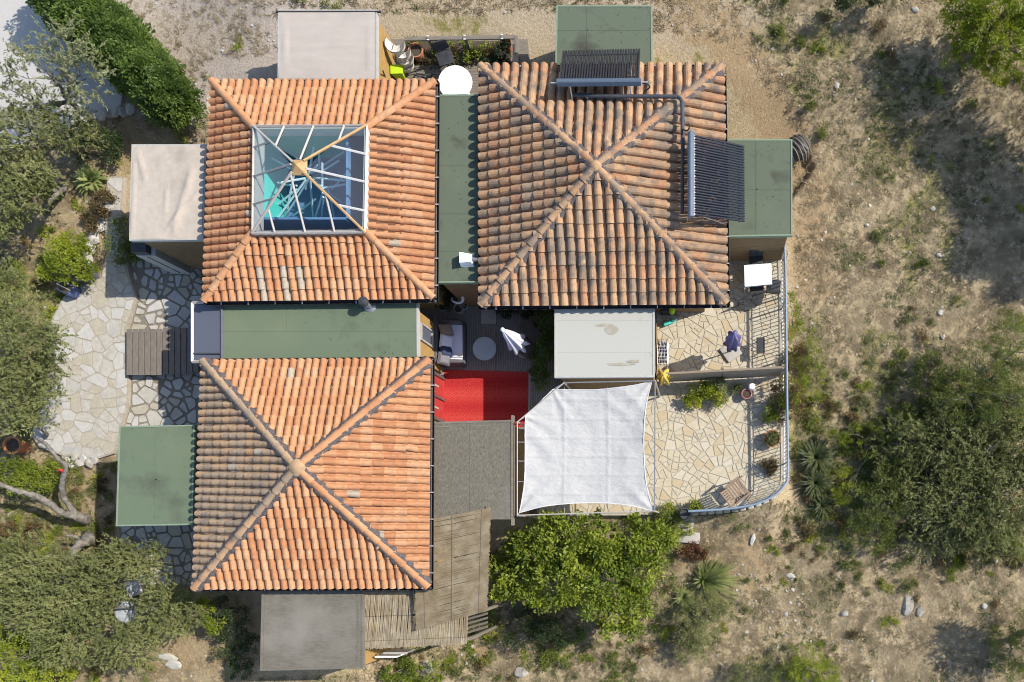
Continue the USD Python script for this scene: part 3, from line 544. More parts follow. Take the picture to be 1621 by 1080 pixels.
def pavilion(label, corners, ze, apex, za, pitch, expo, mats, hipmats, mortar, seed, wall_in=.55, walls='cladding_ochre', hole=None, rnd=.0, pale=(), zb=-.2):
    """corners: pixels NW NE SE SW of the eaves; sides run N, E, S, W. mats: per side list of materials."""
    r = np.random.default_rng(seed)
    E = [W(x, y, ze) - [0, 0, .09] for x, y in corners]; A = W(*apex, za) - [0, 0, .09]; ze = ze - .09; ctr = np.mean(E, 0)
    t = thing('tiled_pavilion', label, 'house', (ctr[0], ctr[1], zb))
    # roof deck under the tiles
    if hole is None:
        roof = part(t, 'roof', (np.array(E + [A, *[e - [0, 0, .10] for e in E]]), np.array([[1, 0, 4], [2, 1, 4], [3, 2, 4], [0, 3, 4], [0, 1, 6], [0, 6, 5], [1, 2, 7], [1, 7, 6], [2, 3, 8], [2, 8, 7], [3, 0, 5], [3, 5, 8]])), 'roof_underlay')
    else:
        h = hole; roof = part(t, 'roof', (np.array(E + h + [e - [0, 0, .10] for e in E]), np.vstack([[[(i + 1) % 4, i, 4 + i], [(i + 1) % 4, 4 + i, 4 + (i + 1) % 4], [i, (i + 1) % 4, 8 + (i + 1) % 4], [i, 8 + (i + 1) % 4, 8 + i]] for i in range(4)])), 'roof_underlay')
    # walls
    D = np.array(E)[::-1, :2]; I = ring(D, wall_in)
    for k in range(4): part(t, 'wall', wall_boards(I[k], I[(k + 1) % 4], zb, ze - .02), walls)
    O = ring(D, .02)
    soff = MB()
    for k in range(4):
        j = (k + 1) % 4; soff.add([[*O[k], ze - .105], [*O[j], ze - .105], [*I[j], ze - .105], [*I[k], ze - .105]], [[3, 2, 1, 0]])
    part(t, 'soffit', soff.out(), 'wood_fence')
    cand = []
    for side in range(4):
        a, b = E[(side + 1) % 4], E[side]          # seen from outside, left to right: N: NE->NW, E: SE->NE ...
        e = b - a; Ls = np.linalg.norm(e); e /= Ls
        nrm = np.cross(e, A - a); nrm /= np.linalg.norm(nrm)
        if nrm[2] < 0: nrm = -nrm
        u = np.cross(nrm, e)
        sA, tA = (A - a) @ e, (A - a) @ u
        th = None
        if hole is not None: th = min((h_ - a) @ u for h_ in (hole[side], hole[(side + 1) % 4])) - .04; hs = sorted([(hole[side] - a) @ e, (hole[(side + 1) % 4] - a) @ e])
        ncol = int(round(Ls / pitch)); p = Ls / ncol; r0, r1 = p * .42, p * .345
        def hip(s): return tA * (s / sA if s < sA else (Ls - s) / (Ls - sA))
        for c in range(ncol):
            s = (c + .5) * p; cap = max(hip(s - p * .35), hip(s + p * .35)) + .03
            if th is not None and hs[0] - .02 < s < hs[1] + .02: cap = min(cap, th)
            elif th is not None: cap = min(cap, th + .25)
            k = 0; co_ = r.normal(0, .012); cs_ = r.normal(0, .004)
            while True:
                t0 = k * expo - .03 + (0 if k == 0 else co_)
                if t0 > cap - .05: break
                L = min(expo + .055, cap - t0)
                v, f = tile_local(p, L, r0, r1, p * .50)
                v[:, 0] += r.normal(0, .003) + cs_; sk = r.normal(0, .016) if r.random() < .9 else r.normal(0, .05); v[:, 0] += v[:, 1] * sk; v[:, 2] += abs(r.normal(0, .004)) if k else r.normal(0, .002)
                if c == ncol - 1: v[-6:, 0] = np.minimum(v[-6:, 0], p / 2)
                v = frame_pts(a + e * s + u * t0 + nrm * .012, e, u, nrm, v)
                ml = mats[side]; nf = float(meshkit.noise(np.array([v[:, 0].mean() * 1.1, v[:, 1].mean() * 1.1, 0]), seed)); m = ml[int(np.clip((nf * .9 + .05 + r.normal(0, .11)) * len(ml), 0, len(ml) - 1))]
                if (side, c, k) in pale or r.random() < rnd: m = 'tile_pale'
                cand.append((float(L > expo * .95), -((v.mean(0) - W(810, 540, 3))[:2] ** 2).sum(), v, f, m)); k += 1
    cand.sort(key=lambda z: (-z[0], -z[1])); rest = {}
    for k, (_, _, v, f, m) in enumerate(cand):
        if k < 300: part(roof, 'roof_tile', (v, f), m)
        else: rest.setdefault(m, MB()).add(v, f)
    for m, mb in rest.items(): part(roof, 'roof_tiles', mb.out(), m, kind='stuff')
    # hips
    for k in range(4):
        a = E[k]; b = A if hole is None else hole[k]; d = b - a; L = np.linalg.norm(d); d /= L
        side = np.cross(d, [0, 0, 1.0]); side /= np.linalg.norm(side); up = np.cross(side, d)
        base = a + up * .055; n = max(2, int(round(L / .42))); ex = L / n; R = .100 if hole is None else .090
        for i in range(n):
            an = np.linspace(math.pi, 0, 9); cs, sn = np.cos(an), np.sin(an); l0, l1 = (-.03 if i == 0 else -.05), ex
            lo = np.c_[R * 1.08 * cs, np.full(9, l0), .022 + R * .95 * sn]; hi = np.c_[R * .94 * cs, np.full(9, l1), R * .85 * sn]; li = np.c_[(R * 1.08 - .016) * cs, np.full(9, l0 + .002), .006 + (R * .95 - .016) * sn]
            f = []
            for q_ in range(8): f += [[q_, q_ + 1, 10 + q_], [q_, 10 + q_, 9 + q_], [18 + q_, 27 + q_, 28 + q_], [18 + q_, 28 + q_, 19 + q_]]
            v = frame_pts(base + d * (i * ex), side, d, up, np.vstack([lo, hi, lo, li])); hm = hipmats[k]
            part(roof, 'hip_tile', (v, np.array(f)), hm[int(r.integers(len(hm)))], 40)
        if mortar:
            for sg in (-1, 1):
                ns = int(L / .05); tt = np.linspace(0, L, ns); wv = .16 + .035 * np.abs(np.sin(tt / (pitch * 1.414) * math.pi)) + r.normal(0, .008, ns)
                zz = -.015 - .015 * r.random(ns) - .02 * np.abs(np.sin(tt / (pitch * 1.414) * math.pi))
                v = np.vstack([frame_pts(base, side, d, up, np.c_[sg * np.full(ns, .07), tt, np.full(ns, .06)]), frame_pts(base, side, d, up, np.c_[sg * wv * .82, tt, np.full(ns, .050) + r.normal(0, .008, ns)]), frame_pts(base, side, d, up, np.c_[sg * wv, tt, zz])])
                i = np.arange(ns - 1); qd = np.vstack([np.stack([i, i + 1, i + 1 + ns, i + ns], 1), np.stack([i + ns, i + 1 + ns, i + 1 + 2 * ns, i + 2 * ns], 1)])
                part(roof, 'hip_mortar', (v, qd if sg < 0 else qd[:, ::-1]), 'mortar_grey', True)
    # gutters with bright brackets
    for k in range(4):
        a, b = D[k], D[(k + 1) % 4]; d = (b - a) / np.linalg.norm(b - a); n = np.array([d[1], -d[0]]); L = np.linalg.norm(b - a)
        prof = [(-.01, .02), (.015, -.05), (.05, -.075), (.085, -.05), (.10, .005), (.11, .005), (.09, -.06), (.05, -.09), (.005, -.06), (-.02, .02)]
        v = np.array([[*(q0 + n * (o + .01)), ze - .055 + z] for q0 in (a - d * .08, b + d * .08) for o, z in prof]); m = len(prof); f = []
        for i in range(m - 1): f += [[i, i + 1, m + i + 1], [i, m + i + 1, m + i]]
        part(t, 'gutter', (v, np.array(f)), 'gutter_metal')
        for q_ in np.arange(.35, L, .72):
            c = a + d * q_ + n * .05; part(t, 'gutter_bracket', bx((*c, ze - .045), (.03 if abs(d[1]) < .5 else .12, .12 if abs(d[1]) < .5 else .03, .012)), 'bright_metal')
    return t, roof, E, A, I
CL = [f'terracotta_clean{i}' for i in range(6)]; AG = [f'terracotta_aged{i}' for i in range(6)]; GY = [f'terracotta_grey{i}' for i in range(6)]
# north west pavilion with the skylight
SKZ, SKA = 3.30, 4.05
hole = [W(407, 207, 3.17), W(577, 207, 3.17), W(574, 362, 3.17), W(405, 365, 3.17)]
p1, roof1, E1, A1, I1 = pavilion('clean orange tiled hip roof house with the big glass pyramid skylight', [(336, 129), (686, 129), (684, 470), (324, 474)], 2.75, (472, 270), 3.62, .205, .285, [CL, CL, CL, CL],
    [CL[:2] + CL[3:5]] * 4, False, 21, hole=hole, pale=((2, 12, 1), (2, 12, 2), (2, 10, 0), (2, 10, 1), (2, 10, 2), (2, 7, 0), (2, 7, 1), (2, 7, 2), (1, 6, 3)), rnd=.004)
p2, roof2, E2, A2, I2 = pavilion('mottled tan tiled hip roof house carrying the two solar tube collectors', [(762, 105), (1143, 104), (1149, 478), (762, 481)], 2.7, (943, 262), 3.78, .255, .335, [AG, AG, AG, AG + AG + GY[:2]],
    [AG] * 4, True, 22, walls='cladding_brown')
p3, roof3, E3, A3, I3 = pavilion('orange tiled hip roof house with a knob at its peak and grey west slope', [(322, 573), (678, 570), (676, 928), (308, 930)], 2.6, (469, 740), 3.62, .205, .285, [CL, CL, CL, GY],
    [GY, CL[:4], CL[:4], GY[:4] + AG[:2]], True, 23, rnd=.006)
cap = A3 + [0, 0, -.02]
part(roof3, 'ridge_cap', lathe([(.27, -.05), (.26, .06), (.17, .15), (.06, .19), (.005, .195)], cap, 8), 'terracotta_grey3', 30)
part(roof2, 'ridge_cap', lathe([(.15, -.02), (.16, .09), (.10, .15), (.005, .165)], A2 + [0, 0, -.01], 10), AG[1], 40)
# red door in the east wall of the lower pavilion
xw = I3[:, 0].max() + .045
def east_y(px, py, z): return W(px, py, z)[1]
door = MB(); y0, y1 = east_y(0, 668, 0), east_y(0, 600, 0)
fr = part(p3, 'door', (lambda m: m.out())(MB().add(*bx((xw, y0, 1.0), (.10, .09, 2.1))).add(*bx((xw, y1, 1.0), (.10, .09, 2.1))).add(*bx((xw, (y0 + y1) / 2, 2.07), (.10, abs(y1 - y0) + .09, .09))).add(*bx((xw, (y0 + y1) / 2, 1.0), (.10, .07, 2.1)))), 'door_frame')
for s in (.25, .75):
    yc = y0 + (y1 - y0) * s
    part(fr, 'door_leaf', bx((xw - .02, yc, .98), (.05, abs(y1 - y0) / 2 - .09, 2.04)), 'door_red')
    part(fr, 'glass_strip', bx((xw + .012, yc, 1.1), (.012, .05, 1.3)), 'frame_grey')
part(fr, 'handle', tube([(xw + .08, (y0 + y1) / 2 + .08, .95), (xw + .08, (y0 + y1) / 2 + .08, 1.15)], .015), 'bright_metal')

# ------------------------------------------------------------------ skylight of the north west pavilion
SB = [W(402, 200, SKZ), W(581, 199, SKZ), W(578, 368, SKZ), W(400, 370, SKZ)]; ST = W(470, 262, SKA)
sk = thing('pyramid_skylight', 'glass pyramid skylight with pale bars on the upper left tiled roof', 'skylight', (ST[0], ST[1], SKZ))
for k in range(4):
    a, b = SB[k], SB[(k + 1) % 4]; ha, hb = hole[k], hole[(k + 1) % 4]
    lo_a, lo_b = np.array([a[0], a[1], 2.95]), np.array([b[0], b[1], 2.95]); ins = (ST - (a + b) / 2) * [1, 1, 0]; ins /= np.linalg.norm(ins)
    part(sk, 'kerb', hexa([lo_a, lo_b, lo_b + ins * .07, lo_a + ins * .07][::-1], [a, b, b + ins * .07, a + ins * .07][::-1]), 'frame_white' if k == 1 else 'frame_grey')
    part(sk, 'base_rail', tube([a + [0, 0, .02], b + [0, 0, .02]], .030, 4), 'frame_white' if k == 1 else 'frame_grey')
    part(sk, 'hip_bar', tube([a + [0, 0, .03], a + (ST - a) * .9 + [0, 0, .03]], .034, 5), 'frame_ochre' if k in (1, 2) else 'frame_grey', label='ochre rusty hip bar' if k in (1, 2) else None)
    top = [x + (ST - x) * .87 for x in (a, b)]
    cuts = [0, .27, .53, .8, 1.0]
    for i in range(4):
        def along(f): return a + (b - a) * f
        def upto(f):
            base = along(f); tgt = along(f); # rafters run straight up the slope
            mid = top[0] + (top[1] - top[0]) * f
            return mid
        # rafters parallel to the slope line: meet the hip bars
        def hit(f):
            m = (a + b) / 2; s = ST - m; fx = min(f, 1 - f) * 2
            return along(f) + s * min(fx * .97, .87) if 0 < f < 1 else along(f)
        def hit2(f):
            # the foot of the peak along the edge
            e = (b - a); fp = ((ST - a) @ e) / (e @ e); foot = a + e * fp; s = ST - foot
            k_ = f / fp if f < fp else (1 - f) / (1 - fp)
            return along(f) + s * min(k_, .87)
        if i: part(sk, 'rafter_bar', tube([along(cuts[i]) + [0, 0, .015], hit2(cuts[i]) + [0, 0, .015]], .03, 4), 'frame_white' if k == 1 else 'frame_grey')
        e = (b - a); fp = ((ST - a) @ e) / (e @ e); pts = [along(cuts[i]), along(cuts[i + 1])]
        if i < 3: pts.append(hit2(cuts[i + 1]))
        if cuts[i] < fp < cuts[i + 1]: pts.append(a + e * fp + (ST - (a + e * fp)) * .87)
        if i: pts.append(hit2(cuts[i]))
        pts = np.array(pts) + [0, 0, .004]
        part(sk, 'glass_pane', (pts, np.array([[0, j + 1, j + 2] for j in range(len(pts) - 2)])[:, ::-1]), 'glass')
cz = ST - [0, 0, .10]; cb = .19
capv = np.array([[ -cb, cb, 0], [cb, cb, 0], [cb, -cb, 0], [-cb, -cb, 0], [0, 0, .16], [-cb, cb, -.03], [cb, cb, -.03], [cb, -cb, -.03], [-cb, -cb, -.03]]) + cz
cf = [[1, 0, 4], [2, 1, 4], [3, 2, 4], [0, 3, 4]] + sum([[[i, (i + 1) % 4, 5 + (i + 1) % 4], [i, 5 + (i + 1) % 4, 5 + i]] for i in range(4)], [])
part(sk, 'peak_cap', (capv, np.array(cf)), 'frame_ochre')
# the room seen through it
rc = np.array(W(500, 300, 1.0)); xs0, xs1 = W(412, 0, 2.2)[0], W(568, 0, 2.2)[0]; ys1, ys0 = W(0, 212, 2.2)[1], W(0, 362, 2.2)[1]
room = thing('stairwell_room', 'blue floored room with a turquoise wall seen through the glass skylight', 'room', ((xs0 + xs1) / 2, (ys0 + ys1) / 2, .02))
part(room, 'floor', bx(((xs0 + xs1) / 2, (ys0 + ys1) / 2, .90), (xs1 - xs0 + 1.6, ys1 - ys0 + 1.6, .05)), 'blue_floor')
wx, wy = (xs1 - xs0) / 2 + .02, (ys1 - ys0) / 2 + .02; mx, my = (xs0 + xs1) / 2, (ys0 + ys1) / 2
part(room, 'room_wall', bx((mx - wx, my, 1.85), (.06, 2 * wy, 2.1)), 'teal_paint')
part(room, 'room_wall', bx((mx + wx, my, 1.85), (.06, 2 * wy, 2.1)), 'blue_floor')
part(room, 'room_wall', bx((mx, my + wy, 1.85), (2 * wx - .08, .06, 2.1)), 'teal_paint')
part(room, 'room_wall', bx((mx, my - wy, 1.85), (2 * wx - .08, .06, 2.1)), 'blue_floor')
part(room, 'shaft_band', bx((mx, ys0 - .05, 2.05), (xs1 - xs0 + .1, .05, .12)), 'pale_rod')
sculpt = thing('hanging_rod_sculpture', 'spray of pale blue rods hanging in the room below the skylight', 'sculpture', (*W(500, 300, 1.6)[:2], .4))
for x0, y0, x1, y1, z0, z1 in ((497, 232, 484, 300, 2.5, 1.6), (505, 240, 506, 262, 2.5, 2.0), (545, 240, 487, 278, 2.2, 1.7), (537, 254, 512, 270, 2.3, 2.0), (440, 345, 484, 285, 1.4, 1.9), (450, 345, 492, 280, 1.2, 2.1), (491, 284, 496, 346, 2.0, 1.0), (499, 346, 511, 306, 1.3, 2.1),
                               (509, 346, 512, 312, 1.2, 2.2), (462, 343, 500, 315, .9, 1.5), (440, 290, 486, 282, 2.0, 1.8), (487, 281, 547, 286, 1.9, 2.2), (490, 278, 512, 298, 1.7, 2.1), (512, 298, 560, 290, 2.0, 2.3), (447, 292, 470, 294, 1.6, 1.7), (510, 258, 510, 296, 2.4, 2.0), (486, 278, 503, 262, 1.8, 2.3), (525, 300, 560, 262, 1.6, 2.3), (470, 250, 455, 330, 2.3, 1.3), (530, 345, 520, 300, 1.2, 1.9), (432, 330, 470, 300, 1.3, 1.7), (540, 320, 500, 290, 1.4, 2.0), (430, 250, 480, 278, 2.1, 1.8)):
    part(sculpt, 'rod', tube([W(x0, y0, z0), W(x1, y1, z1)], .028, 5), 'pale_rod')
part(sculpt, 'hub', lathe([(.01, -.06), (.06, 0), (.01, .06)], W(487, 281, 1.8), 8), 'pale_rod')

# ------------------------------------------------------------------ solar tube collectors
def collector(label, hA, hB, zh, lA, lB, zl, n, legs):
    A, B = W(*hA, zh), W(*hB, zh); a, b = W(*lA, zl), W(*lB, zl); c = (A + B + a + b) / 4
    t = thing('solar_tube_collector', label, 'solar collector', (c[0], c[1], zl))
    d = (B - A) / np.linalg.norm(B - A); dn = (a - A) / np.linalg.norm(a - A); up = np.cross(d, dn); up = up if up[2] > 0 else -up
    hw, hh = .075, .07; s = np.array([-dn * hw - up * hh, dn * hw - up * hh, dn * hw + up * hh, -dn * hw + up * hh]); s2 = np.array([[-1, -.7], [-.7, -1], [.7, -1], [1, -.7], [1, .7], [.7, 1], [-.7, 1], [-1, .7]])
    ringv = lambda P: np.array([P + dn * hw * x + up * hh * y for x, y in s2])
    v = np.vstack([ringv(A - d * .04), ringv(B + d * .04)]); f = [[i, (i + 1) % 8, 8 + (i + 1) % 8] for i in range(8)] + [[i, 8 + (i + 1) % 8, 8 + i] for i in range(8)] + [[0, j + 1, j] for j in range(1, 7)] + [[8, 8 + j, 9 + j] for j in range(1, 7)]
    f = np.array(f); m = trimesh.Trimesh(v, f, process=False); 
    if m.volume < 0: f = f[:, ::-1]
    part(t, 'header_pipe', (v, f), 'header_blue')
    for i in range(n):
        g = (i + .5) / n; P, Q_ = A + (B - A) * g, a + (b - a) * g
        ts = np.array([0, .02, .975, .99, 1.0]); part(t, 'glass_tube', tube([P + dn * .05 + (Q_ - P) * k for k in ts], [.029, .029, .029, .018, .006], 7), 'tube_glass', 50)
        part(t, 'tube_collar', tube([P + dn * .06, P + dn * .10], .033, 6), 'bright_metal' if i % 2 else 'steel_grey')
    for g in (.22, .62, .93):
        P, Q_ = A + (a - A) * g - up * .05, B + (b - B) * g - up * .05; part(t, 'cross_rail', tube([P, Q_], .018, 4), 'steel_grey')
    for g in (.03, .97):
        part(t, 'side_rail', tube([A + (B - A) * g - up * .055, a + (b - a) * g - up * .055], .02, 4), 'steel_grey')
    for g, drop in legs:
        P = A + (B - A) * g - dn * .02; part(t, 'leg', tube([P - up * .06, P + np.array(drop)], .018, 5), 'bright_metal')
    return t, A, B, d
t, A, B, d = collector('solar tube collector lying level along the north slope beside the green roof', (884, 131), (1012, 130), 3.55, (890, 82), (1014, 79), 2.95, 30, [(.14, (0, -.25, -.55)), (.88, (0, -.25, -.55)), (.14, (0, .9, -.55)), (.88, (0, .9, -.55))])
part(t, 'inlet_stub', tube([A - d * .05, A - d * .2], .015), 'bright_metal'); part(t, 'outlet_stub', tube([B + d * .05, B + d * .22], .015), 'bright_metal')
t, A, B, d = collector('solar tube collector standing upright along the east slope above the right green roof', (1094, 212), (1094, 341), 3.6, (1176, 230), (1177, 352), 2.85, 30, [(.05, (-.1, 0, -.6)), (.95, (-.1, 0, -.6)), (.5, (-.1, 0, -.6)), (.05, (.9, .02, -.8)), (.95, (.9, .02, -.8))])
pp = thing('insulated_pipe', 'dark insulated pipe bending across the hip between the two solar collectors', 'pipe', (*W(1078, 155, 3.3)[:2], 3.2))
zp = lambda y: 3.25
pts = bez([W(905, 150, 3.22), W(960, 152.5, 3.27), W(1060, 153, 3.3), W(1073, 154, 3.3), W(1079, 160, 3.32), W(1080, 172, 3.34), W(1081, 240, 3.42)], 40)
part(pp, 'pipe', tube(pts, .052, 8), 'pipe_dark', True)
part(pp, 'pipe', tube([W(1081, 240, 3.42), W(1080, 290, 3.42), W(1080, 338, 3.4)], .045, 8), 'pipe_dark', True)
for pts in ([W(1017, 132, 3.5), W(1027, 135, 3.5), W(1028, 139, 3.45), W(1021, 145, 3.35), W(1017, 152, 3.3)], [W(1091, 196, 3.6), W(1091, 203, 3.6), W(1087, 207, 3.55), W(1081, 205, 3.45)], [W(904, 137, 3.45), W(904, 143, 3.35), W(907, 150, 3.25)]):
    part(pp, 'hose', tube(bez(pts, 16), .02, 6), 'pot_black', True)
for (x, y, z) in ((930, 152, 3.2), (990, 153, 3.22), (1040, 153, 3.24), (1080, 190, 3.3), (1081, 225, 3.36)):
    part(pp, 'pipe_clip', bx(W(x, y, z), (.05, .14, .12) if y < 160 else (.14, .05, .12)), 'steel_grey')

# ------------------------------------------------------------------ small things on the roofs
c = W(586, 485, 2.4)
t = thing('flue_pipe', 'short grey flue with a round cowl on the long green roof link', 'flue', c)
part(t, 'pipe', lathe([(.085, 0), (.085, .32), (.0, .32)], c, 14), 'steel_grey', 40)
part(t, 'cowl', lathe([(.06, .36), (.13, .36), (.135, .42), (.10, .47), (.001, .49)], c, 14), 'slate_black', 40)
part(t, 'flashing', lathe([(.17, 0), (.16, .02), (.09, .06)], c, 14), 'steel_grey', 40)
c = W(741, 413, 2.42)
t = thing('vent_box', 'small white roof vent on the narrow green strip roof', 'vent', c)
part(t, 'body', hexa([[c[0] - .19, c[1] - .17, 2.42], [c[0] + .17, c[1] - .17, 2.42], [c[0] + .17, c[1] + .17, 2.42], [c[0] - .19, c[1] + .17, 2.42]], [[c[0] - .15, c[1] - .14, 2.68], [c[0] + .13, c[1] - .10, 2.62], [c[0] + .13, c[1] + .10, 2.62], [c[0] - .15, c[1] + .14, 2.68]]), 'white_paint')
part(t, 'outlet', tube([c + [.13, 0, .1], c + [.30, 0, .1]], .06, 8), 'steel_grey')

# ------------------------------------------------------------------ reed mats
def reed_mat(label, q, z, n, seed, zs=(0, 0, 0, 0), rm='reed'):
    """q: pixels; reeds run from edge q0-q3 to edge q1-q2"""
    r = np.random.default_rng(seed); A = [W(x, y, z + k) for (x, y), k in zip(q, zs)]; c = np.mean(A, 0)
    t = thing('reed_mat', label, 'reed mat', c); sets = [MB(), MB(), MB()]
    for i in range(n):
        g = (i + .5) / n; p = A[0] + (A[3] - A[0]) * g; e = A[1] + (A[2] - A[1]) * g; d = e - p
        p = p - d * r.uniform(-.006, .012); e = e + d * r.uniform(-.012, .012); k = r.normal(0, .012, 3) * [1, 1, .3]
        sets[int(r.integers(3))].add(*tube([p + [0, 0, r.normal(0, .004)], (p + e) / 2 + k + [0, 0, -.01], e + [0, 0, r.normal(0, .004)]], .0125 * r.uniform(.75, 1.2), 4, False))
    for m in sets: part(t, 'reeds', m.out(), rm, kind='stuff')
    d = A[3] - A[0]
    for g in (.12, .5, .88):
        p, e = A[0] + (A[1] - A[0]) * g, A[3] + (A[2] - A[3]) * g; part(t, 'binding_wire', tube([p + [0, 0, .012], e + [0, 0, .012]], .004, 4), 'gutter_metal')
    for g in (.05, .5, .95):
        p, e = A[0] + (A[1] - A[0]) * g, A[3] + (A[2] - A[3]) * g; part(t, 'support_batten', tube([p - [0, 0, .045], e - [0, 0, .045]], .028, 4), 'wood_grey_h')
    return t, A
t, A = reed_mat('reed mat with near vertical reeds lying over the lower pergola, partly under the other mat', [(575, 1028), (577, 924), (738, 924), (738, 1022)], 2.0, 118, 2, (0, 0, 0, 0)) if False else reed_mat('reed mat with near vertical reeds on the lower pergola, partly under the slanted mat', [(577, 924), (568, 1028), (739, 1020), (742, 924)], 2.0, 120, 2)
for p in (A[1], A[2]): part(t, 'post', tube([p + [.1, .15, -.05], [p[0] + .1, p[1] + .15, -.9]], .05, 6), 'wood_grey_h')
t, A = reed_mat('reed mat with slanted reeds over the pergola beside the dark grey roof', [(655, 827), (777, 804), (771, 967), (659, 998)], 2.28, 165, 3, (0, .03, .0, -.12), 'reed_warm')
for p in (A[1], A[2]): part(t, 'post', tube([p + [-.1, .0, -.05], [p[0] - .1, p[1], -.7]], .05, 6), 'wood_grey_h')
for i in range(5):
    y = 968 + i * 7; part(t, 'side_slat', tube([W(738, y + 6, 1.7 - i * .1), W(772, y - 4, 1.7 - i * .1)], .03, 4), 'wood_grey_h')
c = WM(625, 1034)
t = thing('garden_screen', 'pale board standing under the lower edge of the reed mats', 'panel', c)
part(t, 'board', bx(W(626, 1034, .9), (.62, .04, 1.3)), 'white_paint'); part(t, 'frame', bx(W(626, 1034, 1.58) , (.66, .06, .05)), 'frame_grey')

# ------------------------------------------------------------------ shade sail and its frame
SAILZ = 2.25
ed = [[(832, 659), (853, 638), (875, 617)], [(875, 617), (910, 617), (955, 616), (1000, 611), (1032, 604)], [(1032, 604), (1024, 635), (1020, 672), (1019, 715), (1023, 765), (1034, 809)],
      [(1034, 809), (995, 800), (950, 796), (905, 797), (860, 802), (822, 812)], [(822, 812), (829, 775), (831, 730), (831, 690), (832, 659)]]
out = np.vstack([bez([W(x, y, SAILZ)[:2] for x, y in e], 24)[:-1] for e in ed]); P = Polygon(out)
b = P.bounds; st = .04; xs, ys = np.meshgrid(np.arange(b[0], b[2], st), np.arange(b[1], b[3], st)); cc = np.c_[xs.ravel(), ys.ravel()]
Pi = P.buffer(-.025); cc = cc[[Pi.contains(Point(a)) for a in cc]]; pts = np.vstack([out, cc]); dl = Delaunay(pts)
f = dl.simplices[[P.contains(Point(a)) for a in pts[dl.simplices].mean(1)]]
def sailz(x, y):
    cxm, cym = W(928, 712, SAILZ)[:2]; r2 = ((x - cxm) / 1.9) ** 2 + ((y - cym) / 1.9) ** 2
    z = SAILZ - .16 * np.clip(1 - r2, 0, 1)
    q = lambda s, sd, ax=1., ay=1.: meshkit.noise(np.stack([x * s * ax, y * s * ay, 0 * x], -1), sd) - .5
    z = z + .05 * q(2.0, 1) + .03 * np.abs(q(4.2, 2, .6, 1.5)) + .010 * q(9, 4, 1, 1)
    for kx, ky, ex, ey in ((832, 659, 930, 700), (875, 617, 915, 690), (1032, 604, 960, 690), (1034, 809, 960, 740), (822, 812, 900, 740)):
        a_, b_ = W(kx, ky, SAILZ)[:2], W(ex, ey, SAILZ)[:2]; d_ = (b_ - a_) / np.linalg.norm(b_ - a_); l_ = (x - a_[0]) * d_[0] + (y - a_[1]) * d_[1]; o_ = -(x - a_[0]) * d_[1] + (y - a_[1]) * d_[0]
        z = z + .022 * np.cos(o_ / (np.abs(l_) * .16 + .05) * 2.2) * np.exp(-(l_ / 1.1) ** 2) * np.exp(-(o_ / (np.abs(l_) * .45 + .05)) ** 2)
    # diagonal creases and folded squares of the cloth
    z = z + .026 * np.sin((x * .8 + y * 1.0) * 9 + 5 * q(1.3, 8)) * np.clip(meshkit.noise(np.stack([x * .9, y * .9, 0 * x], -1), 9) * 2 - .8, 0, 1)
    for sx in (892, 962): z = z + .012 * np.exp(-((x - W(sx, 0, SAILZ)[0]) / .035) ** 2)
    for sy in (632, 662, 692, 722, 752, 782): z = z + .022 * np.exp(-((y - W(0, sy, SAILZ)[1] - .05 * q(1, 5)) / .03) ** 2)
    return z
v = np.c_[pts, sailz(pts[:, 0], pts[:, 1])]; n_ = np.cross(v[f[:, 1]] - v[f[:, 0]], v[f[:, 2]] - v[f[:, 0]])[:, 2]; f[n_ < 0] = f[n_ < 0][:, ::-1]
MATS['sailcloth'] = usdkit.material(stage, '/World/Looks/sailcloth', {'g': ('geometry', {}), 'mp': ('mapping', {'scale': (1.0, 2.2, 1.0), 'rotation': (0, 0, .6)}), 'n': ('noise_texture', {'scale': 9.0, 'detail': 6.0, 'distortion': .8}), 'r': ('rgb_ramp', {'ramp': [(.3, (.49, .49, .485)), (.7, (.535, .535, .53))]}), 'b': ('bump', {'strength': .40, 'distance': .05}),
    'p': ('principled_bsdf', {'roughness': .95}), 't': ('translucent_bsdf', {'color': (.55, .56, .57)}), 'm': ('mix_closure', {'fac': .18})},
    [('g.position', 'mp.vector'), ('mp.vector', 'n.vector'), ('n.fac', 'r.fac'), ('n.fac', 'b.height'), ('b.normal', 'p.normal'), ('r.color', 'p.base_color'), ('p.BSDF', 'm.closure1'), ('t.BSDF', 'm.closure2')], surface='m.closure')
sl = thing('shade_sail', 'creased white square shade sail stretched over the stone terrace', 'shade sail', W(928, 712, SAILZ))
cl = part(sl, 'cloth', (v, f), 'sailcloth', True)
part(sl, 'hem', tube(np.c_[np.vstack([out, out[:1]]), sailz(*np.vstack([out, out[:1]]).T) + .004], .012, 5), 'white_cloth')
fr = thing('sail_frame', 'thin metal pergola frame that carries the white shade sail', 'frame', W(930, 712, 0))
ZF = 2.32; K = [W(818, 668, ZF), W(893, 606, ZF), W(1037, 604, ZF), W(1037, 811, ZF), W(818, 818, ZF)]
K = [W(819, 668, ZF), W(893, 606, ZF), W(1037, 603, ZF), W(1036, 809, ZF), W(819, 816, ZF)]
for i in range(5): part(fr, 'beam', tube([K[i], K[(i + 1) % 5]], .017, 6), 'steel_grey' if i in (2, 1) else 'frame_grey')
for k in K: part(fr, 'post', tube([k, [k[0], k[1], -.25]], .028, 6), 'frame_grey')
for y in (700, 730, 762): part(fr, 'tie', tube([W(819, y, ZF), W(831, y, ZF - .05)], .006, 4), 'bright_metal')
for x in (893, 962): part(fr, 'cross_wire', tube([W(x, 605, ZF - .42), W(x, 812, ZF - .42)], .009, 4), 'frame_grey')
